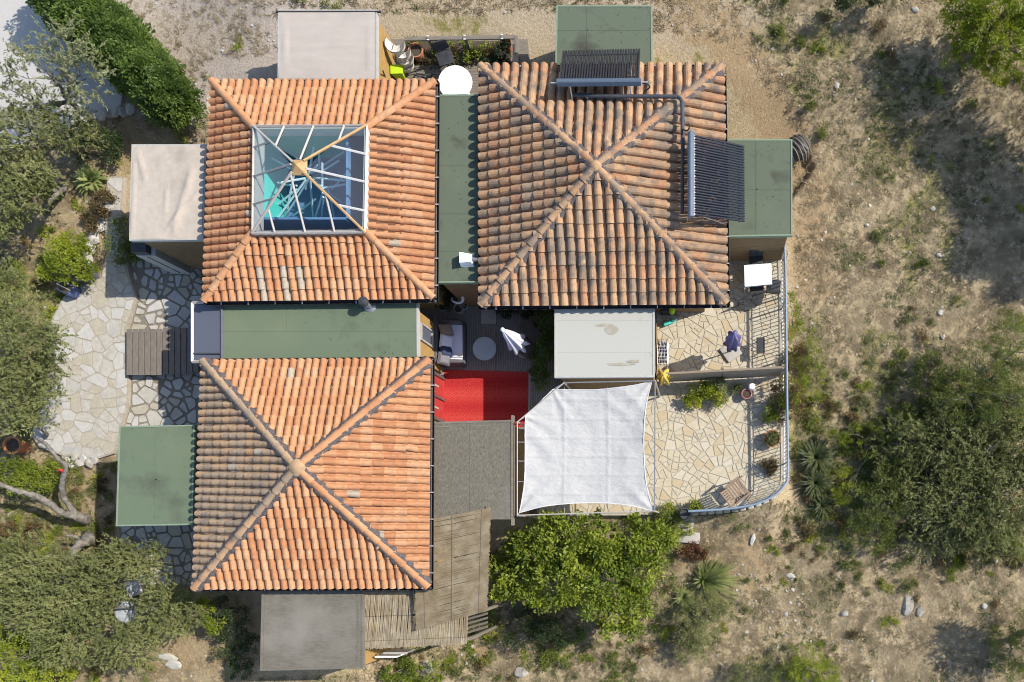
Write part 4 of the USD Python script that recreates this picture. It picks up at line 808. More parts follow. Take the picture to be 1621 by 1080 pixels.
for x, y, kx, ky in ((832, 659, 819, 668), (875, 617, 893, 606), (1032, 604, 1037, 603), (1034, 809, 1036, 809), (822, 812, 819, 816)): part(fr, 'corner_tie', tube([W(x, y, SAILZ), W(kx, ky, ZF)], .008, 4), 'bright_metal')

# ------------------------------------------------------------------ terrace railing
rail_px = [(1236, 404), (1238, 470), (1239, 560), (1240, 640), (1241, 752), (1236, 771), (1222, 786), (1203, 796), (1180, 803), (1140, 808), (1090, 811)]
rp = np.vstack([W(x, y, 0)[:2] for x, y in rail_px]); rl = LineString(bez(rp, 120)); L = rl.length
rt = thing('terrace_railing', 'blue grey metal railing curving around the stone terrace', 'railing', (*rp[4], 0))
def rpt(z, n=90): return np.array([[*rl.interpolate(L * k / n).coords[0], z] for k in range(n + 1)])
part(rt, 'top_rail', tube(rpt(.95), .034, 7), 'rail_blue', True); part(rt, 'second_rail', tube(rpt(.84), .014, 5), 'rail_blue'); part(rt, 'bottom_rail', tube(rpt(.10), .014, 5), 'steel_grey')
k = 0; s = .06
while s < L:
    p = np.array([*rl.interpolate(s).coords[0]]); post = (k % 14 == 0)
    part(rt, 'post' if post else 'baluster', tube([[*p, 0.0 if post else .1], [*p, .93 if post else .84]], 0.026 if post else .012, 5, False), 'steel_grey' if post else 'rail_blue')
    s += .112; k += 1
for i in range(16):   # kerb stones of the curved edge
    q_ = .62 + .36 * i / 15; p = np.array(rl.interpolate(L * q_).coords[0]); p2 = np.array(rl.interpolate(L * min(1, q_ + .02)).coords[0]); d = p2 - p; d = d / (np.linalg.norm(d) + 1e-9); n_ = np.array([-d[1], d[0]])
    part(terr, 'kerb_stone', bevbx((*(p + n_ * .02), -.075), (.19, .15, .15), .03, math.atan2(d[1], d[0])), 'stone_white_c', True)

# ------------------------------------------------------------------ terrace fence and furniture
A, B = W(1052, 600, 0), W(1236, 588, 0)
A, B = W(1050, 606, 0), W(1234, 596, 0); d = (B - A) / np.linalg.norm(B - A); Lf = np.linalg.norm(B - A); ang = math.atan2(d[1], d[0])
ft = thing('board_fence', 'weathered horizontal board fence dividing the stone terrace', 'fence', (A + B) / 2)
for k in range(9):
    for s0, s1 in ((0, .5), (.5, 1)):
        part(ft, 'board', bevbx((A + d * Lf * (s0 + s1) / 2 + [0, 0, .15 + k * .125]), (Lf * (s1 - s0) - .02, .022, .112), .006, ang), 'wood_fence')
for s in (0.01, .5, .99): part(ft, 'post', bx(A + d * Lf * s + [.0, .05, .62], (.07, .07, 1.28), ang), 'wood_fence')
part(ft, 'cap_rail', bx((A + B) / 2 + [0, 0, 1.245], (Lf, .06, .03), ang), 'wood_fence')
def table_legs(t, cs, h, m, r=.018):
    for x, y in cs: part(t, 'leg', tube([[x, y, 0.0], [x, y, h]], r, 6), m)
# white table
q = [W(x, y, .74)[:2] for x, y in ((1178, 420), (1221, 417), (1222, 450), (1179, 454))]; cxy = np.mean(q, 0)
t = thing('terrace_table', 'white rectangular table by the railing under the right green roof', 'table', (*cxy, 0))
part(t, 'tabletop', extr(Polygon(q).buffer(-.02).buffer(.02), .71, .745), 'white_paint'); part(t, 'table_edge', extr(Polygon(q).buffer(.012).difference(Polygon(q).buffer(-.02)), .69, .712), 'rail_blue')
for i in range(4): p = np.array(q[i]) * .86 + cxy * .14; part(t, 'leg', tube([[*p, 0], [*p, .70]], .022, 6), 'rail_blue')
def chair(label, x, y, rz, m, name='garden_chair', arms=False):
    o = W(x, y, 0); t = thing(name, label, 'chair', o); R = np.array([[math.cos(rz), -math.sin(rz), 0], [math.sin(rz), math.cos(rz), 0], [0, 0, 1]])
    def tr(vf): return vf[0] @ R.T + o, vf[1]
    part(t, 'seat', tr(bevbx((0, 0, .45), (.42, .42, .035), .015)), m, True); b = bevbx((0, 0, 0), (.42, .03, .42), .012); bb = b[0] @ trimesh.transformations.rotation_matrix(-.18, [1, 0, 0])[:3, :3].T + [0, .23, .70]
    part(t, 'backrest', tr((bb, b[1])), m, True)
    for sx in (-1, 1):
        for sy in (-1, 1): part(t, 'leg', tr(tube([[sx * .19, sy * .19, 0], [sx * .18, sy * .18, .44]], .012, 5)), m)
        if arms: part(t, 'armrest', tr(tube([[sx * .22, -.18, .62], [sx * .22, .22, .64]], .016, 5)), m)
    return t
chair('black chair in front of the left half of the white terrace table', 1196, 464, math.pi + .3, 'slate_black'); chair('black chair in front of the right half of the white terrace table', 1222, 462, math.pi - .1, 'slate_black')
chair('black chair behind the white terrace table, against the timber wall', 1196, 425, 0.1, 'slate_black')
# folded violet parasol
c = W(1157, 557, 0); t = thing('folded_parasol', 'folded violet parasol standing in a square concrete base on the terrace', 'parasol', c)
part(t, 'base_slab', bevbx(c + [0, 0, .045], (.50, .50, .075), .012, math.radians(35)), 'concrete', True)
part(t, 'pole', tube([c + [0, 0, .08], c + [0, 0, 2.05]], .02, 8), 'wood_chair')
def folds(c, prof, n, lobes, amp, seed, lean=(0, 0)):
    r = np.random.default_rng(seed); an = np.arange(n) * 2 * np.pi / n; k = len(prof); rows = []
    for i, (rad, z) in enumerate(prof):
        w = 1 + amp * np.sin(lobes * an + .25 * i + r.uniform(0, .3)) * min(1, i / 2) + r.normal(0, .03, n)
        rows.append(np.c_[rad * w * np.cos(an) + lean[0] * (prof[0][1] - z), rad * w * np.sin(an) + lean[1] * (prof[0][1] - z), np.full(n, z) + (r.normal(0, .03, n) if i == k - 1 else 0)])
    v = np.vstack(rows) + np.asarray(c, float); f = []
    for i in range(k - 1):
        for j in range(n): q = (j + 1) % n; f += [[i * n + j, (i + 1) * n + j, (i + 1) * n + q], [i * n + j, (i + 1) * n + q, i * n + q]]
    return v, np.array(f)
part(t, 'canopy', folds(c, [(.01, 2.02), (.07, 1.95), (.14, 1.82), (.19, 1.60), (.17, 1.30), (.20, 1.05), (.22, .92)], 32, 6, .22, 4), 'violet_cloth', True)
part(t, 'finial', lathe([(.01, 0), (.035, .03), (.001, .09)], c + [0, 0, 2.03], 8), 'violet_cloth', True)
# little dark table near the railing
c = W(1204, 547, .42); t = thing('side_table', 'small dark rectangular side table in the striped railing shadow', 'table', (c[0], c[1], 0))
part(t, 'tabletop', bevbx(c, (.25, .48, .025), .01), 'slate_black', True)
for sx in (-1, 1):
    for sy in (-1, 1): part(t, 'leg', tube([[c[0] + sx * .10, c[1] + sy * .2, 0], [c[0] + sx * .10, c[1] + sy * .2, .41]], .01, 5), 'slate_black')
# laundry rack
c = W(1051, 568, 0); t = thing('drying_rack', 'white folding drying rack with pale laundry beside the pale roofed annex', 'drying rack', c)
for dx in (-.12, .12):
    part(t, 'side_frame', tube([c + [dx, -.36, 0], c + [dx * 1.2, -.36, .95], c + [dx * 1.2, .36, .95], c + [dx, .36, 0]], .010, 5), 'white_paint')
for k in range(8): part(t, 'line', tube([c + [-.14, -.36 + k * .1, .95], c + [.14, -.36 + k * .1, .95]], .006, 4), 'white_paint')
for k in range(4):
    o = c + [-.12 + k * .08, .0, .955]; g = np.linspace(-.34, .34, 14); hgt = .45 + .06 * (k % 2)
    v = np.vstack([np.c_[np.full(14, o[0] + dx), o[1] + g * (1 - .08 * (k % 3)), o[2] - dz + .0 * g] + np.c_[.012 * np.sin(g * 19 + k), 0 * g, 0 * g] for dx, dz in ((.042, hgt), (.020, .0), (-.034, hgt * .9))]); i = np.arange(13)
    part(t, 'cloth', (v, np.vstack([np.stack([i, i + 1, i + 15, i + 14], 1), np.stack([i + 14, i + 15, i + 29, i + 28], 1)])), 'white_cloth_lilac' if k % 2 else 'white_cloth', True)
c = W(1053, 609, 0); t = thing('hanging_towel', 'mustard yellow cloth hung over the end of the board fence', 'cloth', c + [0, 0, .9])
part(t, 'cloth', folds(c, [(.02, 1.34), (.10, 1.30), (.15, 1.15), (.17, .95), (.23, .72)], 26, 6, .30, 8, (.0, .12)), 'yellow_cloth', True)
part(t, 'sleeve', folds(c + [.14, .02, -.1], [(.02, 1.34), (.06, 1.3), (.07, 1.15), (.09, 1.0)], 14, 4, .3, 9, (-.3, .1)), 'yellow_cloth', True)
# potted clutter by the annex wall
c = W(1062, 497, 0); t = thing('tool_trolley', 'dark crate with green and teal garden things by the annex wall', 'crate', c)
part(t, 'crate', bevbx(c + [-.12, .1, .22], (.34, .30, .42), .02), 'slate_black', True); part(t, 'green_can', lathe([(.09, 0), (.10, .2), (.04, .26), (.001, .26)], c + [.05, -.02, .3], 10), 'lime_plastic', 40)
part(t, 'teal_tray', bevbx(c + [-.02, -.28, .12], (.40, .12, .05), .02, .4), 'teal_paint', True); part(t, 'hose_reel', tube([c + [.1 + .12 * math.cos(a), -.14 + .12 * math.sin(a), .06 + .004 * i] for i, a in enumerate(np.linspace(0, 12, 40))], .014, 5), 'cushion_grey')
for (x, y, s, lab) in ((1158, 487, .8, 'loop of dark wire leaning at the corner of the tan roof'), (1183, 490, 1.0, 'loop of dark wire below the black chairs')):
    c = W(x, y, 0); t = thing('wire_hoop', lab, 'wire', c); a = np.linspace(0, 2 * np.pi * 1.7, 46)
    part(t, 'wire', tube(np.c_[c[0] + .26 * s * np.cos(a) * (1 + .06 * a / 6), c[1] + .14 * s * np.sin(a) + .02 * a, c[2] + .02 + .10 * (1 + np.cos(a * .5))], .007, 4), 'slate_black')
# wooden rocking chair
c = W(1166, 778, 0); rz = math.radians(38)
t = thing('rocking_chair', 'slatted wooden rocking chair inside the curve of the railing', 'rocking chair', c); R = np.array([[math.cos(rz), -math.sin(rz), 0], [math.sin(rz), math.cos(rz), 0], [0, 0, 1]])
tr = lambda vf: (vf[0] @ R.T + c, vf[1])
for s in (-1, 1):
    a = np.linspace(-.42, .42, 12); part(t, 'rocker', tr(tube(np.c_[a, np.full(12, s * .27), .02 + .35 * a * a], .02, 5)), 'wood_chair')
    part(t, 'leg', tr(tube([[.2, s * .27, .05], [.2, s * .27, .62]], .02, 5)), 'wood_chair'); part(t, 'leg', tr(tube([[-.2, s * .27, .05], [-.2, s * .27, .60]], .02, 5)), 'wood_chair')
    part(t, 'armrest', tr(bevbx((.0, s * .29, .62), (.52, .07, .025), .01)), 'wood_chair')
for k in range(6): part(t, 'seat_slat', tr(bevbx((-.2 + k * .085, 0, .40 + .012 * k), (.065, .5, .018), .006)), 'wood_chair')
for k in range(7): b = bevbx((0, 0, 0), (.018, .055, .62), .006); vv = b[0] @ trimesh.transformations.rotation_matrix(-.38, [0, 1, 0])[:3, :3].T + [-.36, -.22 + k * .073, .72]; part(t, 'back_slat', tr((vv, b[1])), 'wood_chair')
part(t, 'top_rail', tr(tube([[-.47, -.26, 1.0], [-.47, .26, 1.0]], .022, 5)), 'wood_chair')
# ------------------------------------------------------------------ plants
def leaves(cen, d, L, Wd, r, curl=.12, flat=.6):
    """one rhombic leaf per centre, pointing along d"""
    n = len(cen); d = d / (np.linalg.norm(d, axis=1, keepdims=True) + 1e-9); a = r.normal(size=(n, 3)); a[:, 2] *= (1 - flat) ; s = np.cross(d, a); s /= np.linalg.norm(s, axis=1, keepdims=True) + 1e-9
    if flat: s[:, 2] *= (1 - flat); s /= np.linalg.norm(s, axis=1, keepdims=True) + 1e-9
    nn = np.cross(s, d); L = np.broadcast_to(L, (n,))[:, None] * r.uniform(.7, 1.3, (n, 1)); w = np.broadcast_to(Wd, (n,))[:, None] * r.uniform(.75, 1.25, (n, 1))
    v = np.stack([cen - d * L * .5, cen + s * w * .5 + nn * L * curl, cen + d * L * .5, cen - s * w * .5 + nn * L * curl], 1).reshape(-1, 3)
    i = np.arange(n) * 4; return v, np.vstack([np.stack([i, i + 1, i + 2], 1), np.stack([i, i + 2, i + 3], 1)])
def clumps(c, rad, n, r, hollow=.45):
    u = r.normal(size=(n, 3)); u /= np.linalg.norm(u, axis=1, keepdims=True); q = (hollow + (1 - hollow) * r.random((n, 1)) ** .6); p = u * q
    p[:, 2] = np.where(p[:, 2] < -.55, -p[:, 2], p[:, 2]); return np.asarray(c) + p * np.asarray(rad), u
def crown_leaves(blobs, r, style, dens=1.0):
    """blobs: (centre xyz, radii). style: (leaf length, leaf width, clump radius, leaves per clump, clumps per m2)"""
    L, w, cr, nl, pc = style; C, D = [], []
    for c, rad in blobs:
        n = max(4, int(pc * dens * math.pi * rad[0] * rad[1] * 1.6)); p, u = clumps(c, rad, n, r)
        kk = np.repeat(np.arange(n), nl); dirs = r.normal(size=(len(kk), 3)); dirs /= np.linalg.norm(dirs, axis=1, keepdims=True)
        rr = cr * r.uniform(.55, 1.35, n)[kk, None] * r.random((len(kk), 1)) ** .45; C.append(p[kk] + dirs * rr * [1, 1, .75]); D.append(dirs * .7 + u[kk] * .5 + r.normal(0, .35, (len(kk), 3)) + [0, 0, .1])
    return leaves(np.vstack(C), np.vstack(D), L, w, r)
def twig_leaves(blobs, r, L, w, tw, ntw, nper):
    """leaves set along outward twigs (olive, rosemary)"""
    C, D = [], []
    for c, rad in blobs:
        n = max(5, int(ntw * math.pi * rad[0] * rad[1])); p, u = clumps(c, rad, n, r, .35); big = r.normal(0, .5, (n, 3)); dr = u * .8 + big * .8 + [0, 0, .25]; dr /= np.linalg.norm(dr, axis=1, keepdims=True)
        ln = tw * r.uniform(.5, 1.4, n); kk = np.repeat(np.arange(n), nper); tpos = r.random(len(kk)); bend = r.normal(0, .06, (n, 3))
        C.append(p[kk] + dr[kk] * (ln[kk] * (tpos - .3))[:, None] + bend[kk] * (tpos ** 2)[:, None] + r.normal(0, .018, (len(kk), 3))); D.append(dr[kk] + r.normal(0, .55, (len(kk), 3)))
    return leaves(np.vstack(C), np.vstack(D), L, w, r)
def limb(a, b, r0, r1, r, wob=.06, n=7, sides=6):
    t = np.linspace(0, 1, n)[:, None]; p = np.asarray(a) * (1 - t) + np.asarray(b) * t; L = np.linalg.norm(np.asarray(b) - a); p[1:-1] += r.normal(0, wob * L, (n - 2, 3)); p = bez(p, n * 2)
    return tube(p, np.linspace(r0, r1, len(p)), sides)
STY = {'green': (.125, .075, .23, 30, 17.0), 'shrub': (.065, .038, .15, 36, 27.0), 'fine': (.058, .024, .15, 42, 27.0)}
def blob(px, py, z, rx, ry=None, rz=None, absz=False):
    c = W(px, py, z) if absz else WM(px, py, z); s = (H - c[2]) / F; ry = ry or rx
    return c, (rx * s, ry * s, (rz if rz is not None else .6 * min(rx, ry) * s))
def tree(name, label, cat, blobs, leaf, style, seed, base=None, trunk=.09, bark='bark', dens=1.0, group=None, limbs=5, own_trunk=False, gaps=()):
    """blobs: (px, py, height above ground, rx px, ry px, rz m)"""
    r = np.random.default_rng(seed); B = [blob(*b) for b in blobs]
    if base is None:
        m = np.mean([b[0] for b in B], 0); base = np.array([m[0], m[1], float(gzat(m[0], m[1]))])
    else: base = WM(*base)
    t = thing(name, label, cat, base, group)
    FB = list(B)                                        # ragged outline: small side masses around each blob
    for c, rad in B:
        for _ in range(4):
            a = r.uniform(0, 6.283); q = np.array([math.cos(a) * rad[0], math.sin(a) * rad[1], r.uniform(-.3, .5) * rad[2]]) * r.uniform(.8, 1.12)
            FB.append((c + q, tuple(np.asarray(rad) * r.uniform(.22, .42))))
    tr = MB(); top = np.mean([b[0] for b in B], 0); fork = base * .55 + top * .45; fork[2] = base[2] + max(.12, (min(b[0][2] - b[1][2] for b in B) - base[2]) * .9)
    tr.add(*limb(base - [0, 0, .1], fork, trunk * 1.25, trunk * .8, r, .04))
    for c, rad in B:
        tr.add(*limb(fork, c, trunk * .7, trunk * .25, r, .05))
        for _ in range(limbs):
            u = r.normal(size=3); u /= np.linalg.norm(u); u[2] = abs(u[2]) * .7; tr.add(*limb(c * .7 + fork * .3, c + u * np.asarray(rad) * .9, trunk * .3, .006, r, .06, 5, 4))
    if not own_trunk: part(t, 'trunk', tr.out(), bark, True)
    else: part(t, 'branches', tr.out(), bark, True)
    if style == 'olive': vf = twig_leaves(FB, r, .10, .034, .44, 115 * dens, 16)
    elif style == 'oliveleaf': vf = twig_leaves(FB, r, .09, .040, .36, 130 * dens, 16)
    else: vf = crown_leaves(FB, r, STY[style], dens * .78)
    if gaps:                                            # open gaps in the crown
        v4 = vf[0].reshape(-1, 4, 3); m = v4.mean(1); ok = np.ones(len(m), bool); sc = F / (H - m[:, 2]); pu, pv_ = PX + m[:, 0] * sc, PY - m[:, 1] * sc
        for gu_, gv_, gr_ in gaps: ok &= np.hypot(pu - gu_, pv_ - gv_) > gr_ * r.uniform(.75, 1.25, len(m))
        v4 = v4[ok]; i = np.arange(len(v4)) * 4; vf = v4.reshape(-1, 3), np.vstack([np.stack([i, i + 1, i + 2], 1), np.stack([i, i + 2, i + 3], 1)])
    part(t, 'crown' if cat == 'tree' else 'foliage', vf, leaf); return t
def spiky(label, px, py, n, L, w, leaf, seed, droop=.5, flat=.35, name='spiky_plant', cat='plant', z0=.05, dirbias=(0, 0)):
    r = np.random.default_rng(seed); c = WM(px, py); t = thing(name, label, cat, c); m = MB()
    for i in range(n):
        a = r.uniform(0, 2 * np.pi); el = r.uniform(flat, 1.25); l = L * r.uniform(.6, 1.1); d = np.array([math.cos(a) * math.cos(el) + dirbias[0], math.sin(a) * math.cos(el) + dirbias[1], math.sin(el)]); s = np.cross(d, [0, 0, 1]); s /= np.linalg.norm(s) + 1e-9
        q = np.array([0, .35, .7, 1.0]); p = c + [0, 0, z0] + d * (q * l)[:, None] - np.array([0, 0, 1]) * (droop * l * q ** 2.2)[:, None]; ww = w * np.array([.7, 1, .7, .05])
        p[:, 2] = np.maximum(p[:, 2], c[2] + .015 + .01 * r.random())
        v = np.vstack([p + s * ww[:, None] / 2, p - s * ww[:, None] / 2]); k = np.arange(3); m.add(v, np.stack([k, k + 1, k + 5, k + 4], 1))
    part(t, 'leaf_rosette', m.out(), leaf); part(t, 'stem', lathe([(.06, -.05), (.07, .06), (.01, .14)], c, 7), 'bark_dark'); return t
# ---- trees and shrubs, clockwise from the top left
r0 = np.random.default_rng(77)
# clipped hedge: leaf clumps through a long rounded body
hp = [(95, -14), (135, 22), (175, 58), (215, 98), (250, 135), (283, 172)]; hw = [44, 47, 47, 45, 41, 36]
HB = []
for i in range(len(hp) - 1):
    for k in range(3):
        g = k / 3; x = hp[i][0] * (1 - g) + hp[i + 1][0] * g; y = hp[i][1] * (1 - g) + hp[i + 1][1] * g; w_ = hw[i] * (1 - g) + hw[i + 1] * g
        HB.append(blob(x, y, .85, w_ * .92, w_ * .92, .72))
hr = np.random.default_rng(5)
t = thing('clipped_hedge', 'long clipped dark green hedge between the white road and the gravel', 'hedge', WM(190, 80))
C, D = [], []
for c, rad in HB:
    p, u = clumps(c, rad, 150, hr, .82); p += u * hr.normal(0, .10, (len(p), 1)); kk = np.repeat(np.arange(len(p)), 48); dd = hr.normal(size=(len(kk), 3)); dd /= np.linalg.norm(dd, axis=1, keepdims=True)
    C.append(p[kk] + dd * [.19, .19, .13] * hr.random((len(kk), 1)) ** .4); D.append(dd + u[kk])
part(t, 'foliage', leaves(np.vstack(C), np.vstack(D), .075, .055, hr), 'leaf_hedge')
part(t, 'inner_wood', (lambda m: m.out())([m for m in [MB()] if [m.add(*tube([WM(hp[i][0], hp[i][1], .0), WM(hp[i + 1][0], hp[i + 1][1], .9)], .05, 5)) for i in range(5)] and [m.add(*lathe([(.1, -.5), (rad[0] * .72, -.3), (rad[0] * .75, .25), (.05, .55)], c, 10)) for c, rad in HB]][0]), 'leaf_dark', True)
OL = 'leaf_olive'
tree('olive_tree', 'thin airy olive tree over the edge of the white road', 'tree', [(70, 110, 2.0, 58, 40, .5), (125, 120, 2.1, 48, 50, .5), (35, 165, 1.8, 50, 45, .5), (95, 75, 2.2, 35, 28, .4)], 'leaf_olive_pale', 'olive', 1, (150, 205), .09, dens=.26)
tree('olive_tree', 'olive tree with yellowish green crown below the airy one at the left edge', 'tree', [(30, 215, 1.7, 55, 38, .5), (108, 212, 1.5, 42, 32, .45), (10, 260, 1.6, 40, 40, .5)], OL, 'oliveleaf', 2, (125, 245), .08, dens=.6)
tree('olive_tree', 'olive tree crown at the left edge above the thin bare branch shadow', 'tree', [(28, 305, 1.7, 48, 45, .5), (60, 285, 1.5, 32, 28, .4), (-20, 330, 1.7, 45, 50, .5)], OL, 'oliveleaf', 3, (103, 300), .075, dens=.6)
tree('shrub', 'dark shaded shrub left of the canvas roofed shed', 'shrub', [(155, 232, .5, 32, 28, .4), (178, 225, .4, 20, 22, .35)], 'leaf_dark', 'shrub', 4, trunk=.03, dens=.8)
spiky('variegated agave plant with pale yellow edged leaves beside the shed', 150, 288, 150, 0.62, .12, 'leaf_variegated', 5, .3, .3, 'agave_plant')
tree('shrub', 'low dry yellowish shrub under the agave, along the stone path edge', 'shrub', [(150, 340, .25, 16, 22, .2), (160, 318, .25, 14, 16, .2)], 'leaf_dry', 'shrub', 6, trunk=.02)
tree('shrub', 'dark green shrub in the shadow of the canvas roofed shed', 'shrub', [(196, 375, .55, 20, 26, .35), (203, 400, .4, 18, 20, .3)], 'leaf_shrub', 'shrub', 7, trunk=.03)
tree('potted_bush', 'bright yellow green bush spilling from the grey round pot', 'shrub', [(100, 410, .75, 28, 26, .4), (122, 428, .7, 24, 22, .35), (120, 390, .6, 18, 20, .3), (86, 430, .5, 20, 18, .3)], 'leaf_yellow', 'shrub', 8, trunk=.03, dens=1.2)
T9 = tree('olive_tree', 'large pale olive tree leaning over the left edge of the stone path', 'tree', [(25, 540, 2.1, 62, 70, .6), (48, 600, 1.9, 40, 50, .5), (10, 640, 2.0, 52, 48, .55), (5, 460, 1.9, 42, 46, .5), (55, 655, 1.7, 26, 22, .35), (80, 580, 1.7, 18, 34, .25)], OL, 'olive', 9, (75, 705), .05, dens=.62, own_trunk=True)
T10 = tree('olive_tree', 'big feathery olive tree filling the lower left corner area', 'tree', [(90, 930, 1.6, 85, 60, .6), (190, 920, 1.4, 70, 48, .5), (250, 965, 1.3, 62, 42, .45), (120, 1000, 1.5, 75, 55, .55), (45, 905, 1.6, 60, 50, .5), (205, 1020, 1.2, 55, 38, .4), (285, 975, 1.1, 38, 26, .3), (225, 885, 1.2, 45, 24, .3)], OL, 'olive', 10, (95, 910), .06, dens=.68, own_trunk=True, gaps=((199, 968, 20), (213, 934, 16), (170, 1000, 12)))
tree('shrub', 'yellow green shrub in the bottom left corner', 'shrub', [(35, 1040, .9, 62, 42, .5), (75, 1065, .7, 42, 26, .4)], 'leaf_yellow', 'shrub', 11, trunk=.05, dens=1.0)
tree('shrub', 'leafy green shrub between the grey olive limbs at the left edge', 'shrub', [(45, 760, .6, 40, 28, .35), (75, 755, .5, 22, 24, .3), (15, 745, .6, 30, 26, .35)], 'leaf_green', 'shrub', 12, trunk=.04)
tree('shrub', 'small shrub with orange dry leaves at the left edge, above the feathery olive', 'shrub', [(20, 845, .4, 34, 24, .25)], 'leaf_dry', 'shrub', 13, trunk=.02)
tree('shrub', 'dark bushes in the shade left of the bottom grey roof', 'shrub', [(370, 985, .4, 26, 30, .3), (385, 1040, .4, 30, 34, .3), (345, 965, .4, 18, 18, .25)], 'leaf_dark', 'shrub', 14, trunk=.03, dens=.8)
tree('shrub', 'small bright sprig poking out at the edge of the bottom left shade', 'shrub', [(345, 988, .7, 12, 12, .2), (325, 965, .8, 14, 14, .2)], 'leaf_yellow', 'shrub', 15, trunk=.015)
tree('shrub', 'low green bush in front of the white panel at the bottom edge', 'shrub', [(630, 1062, .4, 28, 18, .3), (668, 1070, .4, 26, 16, .3), (645, 1045, .35, 14, 10, .2)], 'leaf_green', 'shrub', 16, trunk=.03)
tree('fig_tree', 'large bright green broad leaved tree below the white shade sail', 'tree', [(850, 870, 1.9, 55, 42, .6), (905, 860, 2.1, 60, 45, .6), (965, 860, 1.9, 60, 42, .6), (1015, 850, 1.6, 50, 42, .5), (820, 920, 1.6, 42, 34, .5), (890, 925, 2.1, 58, 40, .6), (955, 925, 2.1, 58, 45, .6), (1010, 905, 1.7, 42, 40, .5), (985, 975, 1.5, 38, 32, .45), (800, 885, 1.4, 28, 35, .4)], 'leaf_green', 'green', 17, (925, 905), .11, dens=.9)
tree('shrub', 'grey green shrub under the right edge of the broad leaved tree', 'shrub', [(1040, 900, .7, 26, 40, .4), (1045, 850, .7, 26, 30, .4), (1055, 820, .6, 20, 16, .3)], 'leaf_shrub', 'shrub', 18, trunk=.04)
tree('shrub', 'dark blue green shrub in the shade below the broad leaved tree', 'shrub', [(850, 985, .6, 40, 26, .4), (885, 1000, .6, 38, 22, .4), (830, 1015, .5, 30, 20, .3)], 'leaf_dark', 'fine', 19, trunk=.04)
t = spiky('spiky yucca with pale yellow leaves fanning to the right', 1113, 918, 190, .95, .045, 'leaf_yucca', 20, .30, .15, 'yucca_plant', dirbias=(.45, .05))
spiky('smaller tufted yucca with drooping leaves beside the pale one', 1082, 945, 130, .55, .035, 'leaf_yucca', 21, .45, .1, 'yucca_plant')
tree('shrub', 'reddish dry leaved plant beside the stone step', 'shrub', [(1098, 878, .25, 18, 14, .18), (1108, 872, .22, 12, 10, .15)], 'leaf_red', 'shrub', 22, trunk=.015)
tree('shrub', 'grey green fine leaved bush below the yuccas', 'shrub', [(1105, 985, .6, 38, 45, .4), (1120, 960, .6, 32, 28, .4), (1095, 1015, .5, 30, 28, .3)], 'leaf_olive', 'fine', 23, trunk=.04, dens=.9)
spiky('large spiky plant right of the railing with arching leaves', 1290, 725, 170, .85, .05, 'leaf_spiky', 24, .35, .15)
spiky('spiky plant below the large arching one, right of the railing curve', 1290, 765, 140, .75, .045, 'leaf_spiky', 25, .35, .15)
spiky('dark spiky plant at the lower end of the spiky group', 1300, 800, 120, .6, .04, 'leaf_spiky', 26, .4, .15)
tree('flowering_shrub', 'yellow flowering vine shrub along the outside of the right railing', 'shrub', [(1255, 500, .5, 14, 30, .3), (1270, 545, .5, 24, 40, .3), (1285, 600, .4, 14, 42, .25), (1255, 600, .5, 18, 40, .3)], 'leaf_yellow', 'fine', 27, trunk=.02, dens=.55)
tree('flowering_shrub', 'brown leaved climbing plant hanging over the railing gap', 'shrub', [(1240, 620, .8, 20, 24, .35), (1258, 575, .6, 18, 28, .3), (1250, 650, .6, 22, 22, .3)], 'leaf_dry', 'shrub', 28, trunk=.02, dens=.8)
tree('shrub', 'fresh green vine clump inside the railing gap', 'shrub', [(1226, 640, .6, 15, 17, .3), (1218, 655, .4, 12, 10, .2), (1250, 628, .8, 12, 10, .2)], 'leaf_green', 'shrub', 29, trunk=.015)
tree('olive_tree', 'wide grey green olive tree at the right edge', 'tree', [(1490, 700, .95, 72, 48, .4), (1565, 705, 1.05, 72, 60, .45), (1530, 800, .9, 85, 52, .4), (1600, 790, 1.0, 60, 70, .45), (1445, 765, .75, 55, 48, .35), (1595, 660, 1.0, 55, 40, .4), (1420, 700, .6, 40, 34, .3), (1480, 850, .6, 55, 26, .28), (1570, 860, .7, 60, 26, .3), (1640, 720, 1.0, 50, 60, .4)], 'leaf_olive', 'olive', 30, (1510, 800), .10, dens=.52)
tree('olive_tree', 'dense dark green tree above the wide olive at the right edge', 'tree', [(1560, 580, 1.5, 55, 42, .5), (1600, 545, 1.6, 45, 50, .5), (1520, 625, 1.3, 48, 38, .45), (1590, 630, 1.5, 50, 36, .45)], 'leaf_shrub', 'fine', 31, (1540, 650), .1, dens=1.0)
tree('shrub', 'green bush left of the dense dark tree', 'shrub', [(1468, 590, .5, 30, 32, .35), (1450, 655, .5, 28, 20, .3), (1475, 640, .5, 24, 26, .3)], 'leaf_shrub', 'shrub', 32, trunk=.04)
tree('shrub', 'dark bush with dense shade left of the wide olive', 'shrub', [(1400, 800, .7, 42, 46, .45), (1380, 840, .6, 36, 34, .4), (1425, 745, .6, 34, 36, .4)], 'leaf_shrub', 'fine', 33, trunk=.05, dens=1.1)
tree('shrub', 'yellowish low bush right of the spiky plants', 'shrub', [(1365, 690, .4, 40, 26, .25), (1420, 668, .35, 34, 18, .22), (1345, 770, .4, 22, 34, .25)], 'leaf_yellow', 'fine', 34, trunk=.03, dens=.4)
tree('tree', 'yellow green tree in the upper right corner', 'tree', [(1560, 45, 1.45, 55, 45, .6), (1600, 75, 1.4, 48, 50, .55), (1535, 80, 1.1, 34, 30, .4), (1590, 15, 1.6, 55, 40, .6), (1578, 112, .9, 24, 20, .3), (1530, 15, 1.4, 38, 32, .45), (1635, 30, 1.5, 45, 50, .5), (1525, 50, .9, 30, 30, .4)], 'leaf_yellow', 'shrub', 35, (1540, 95), .09, dens=1.0)
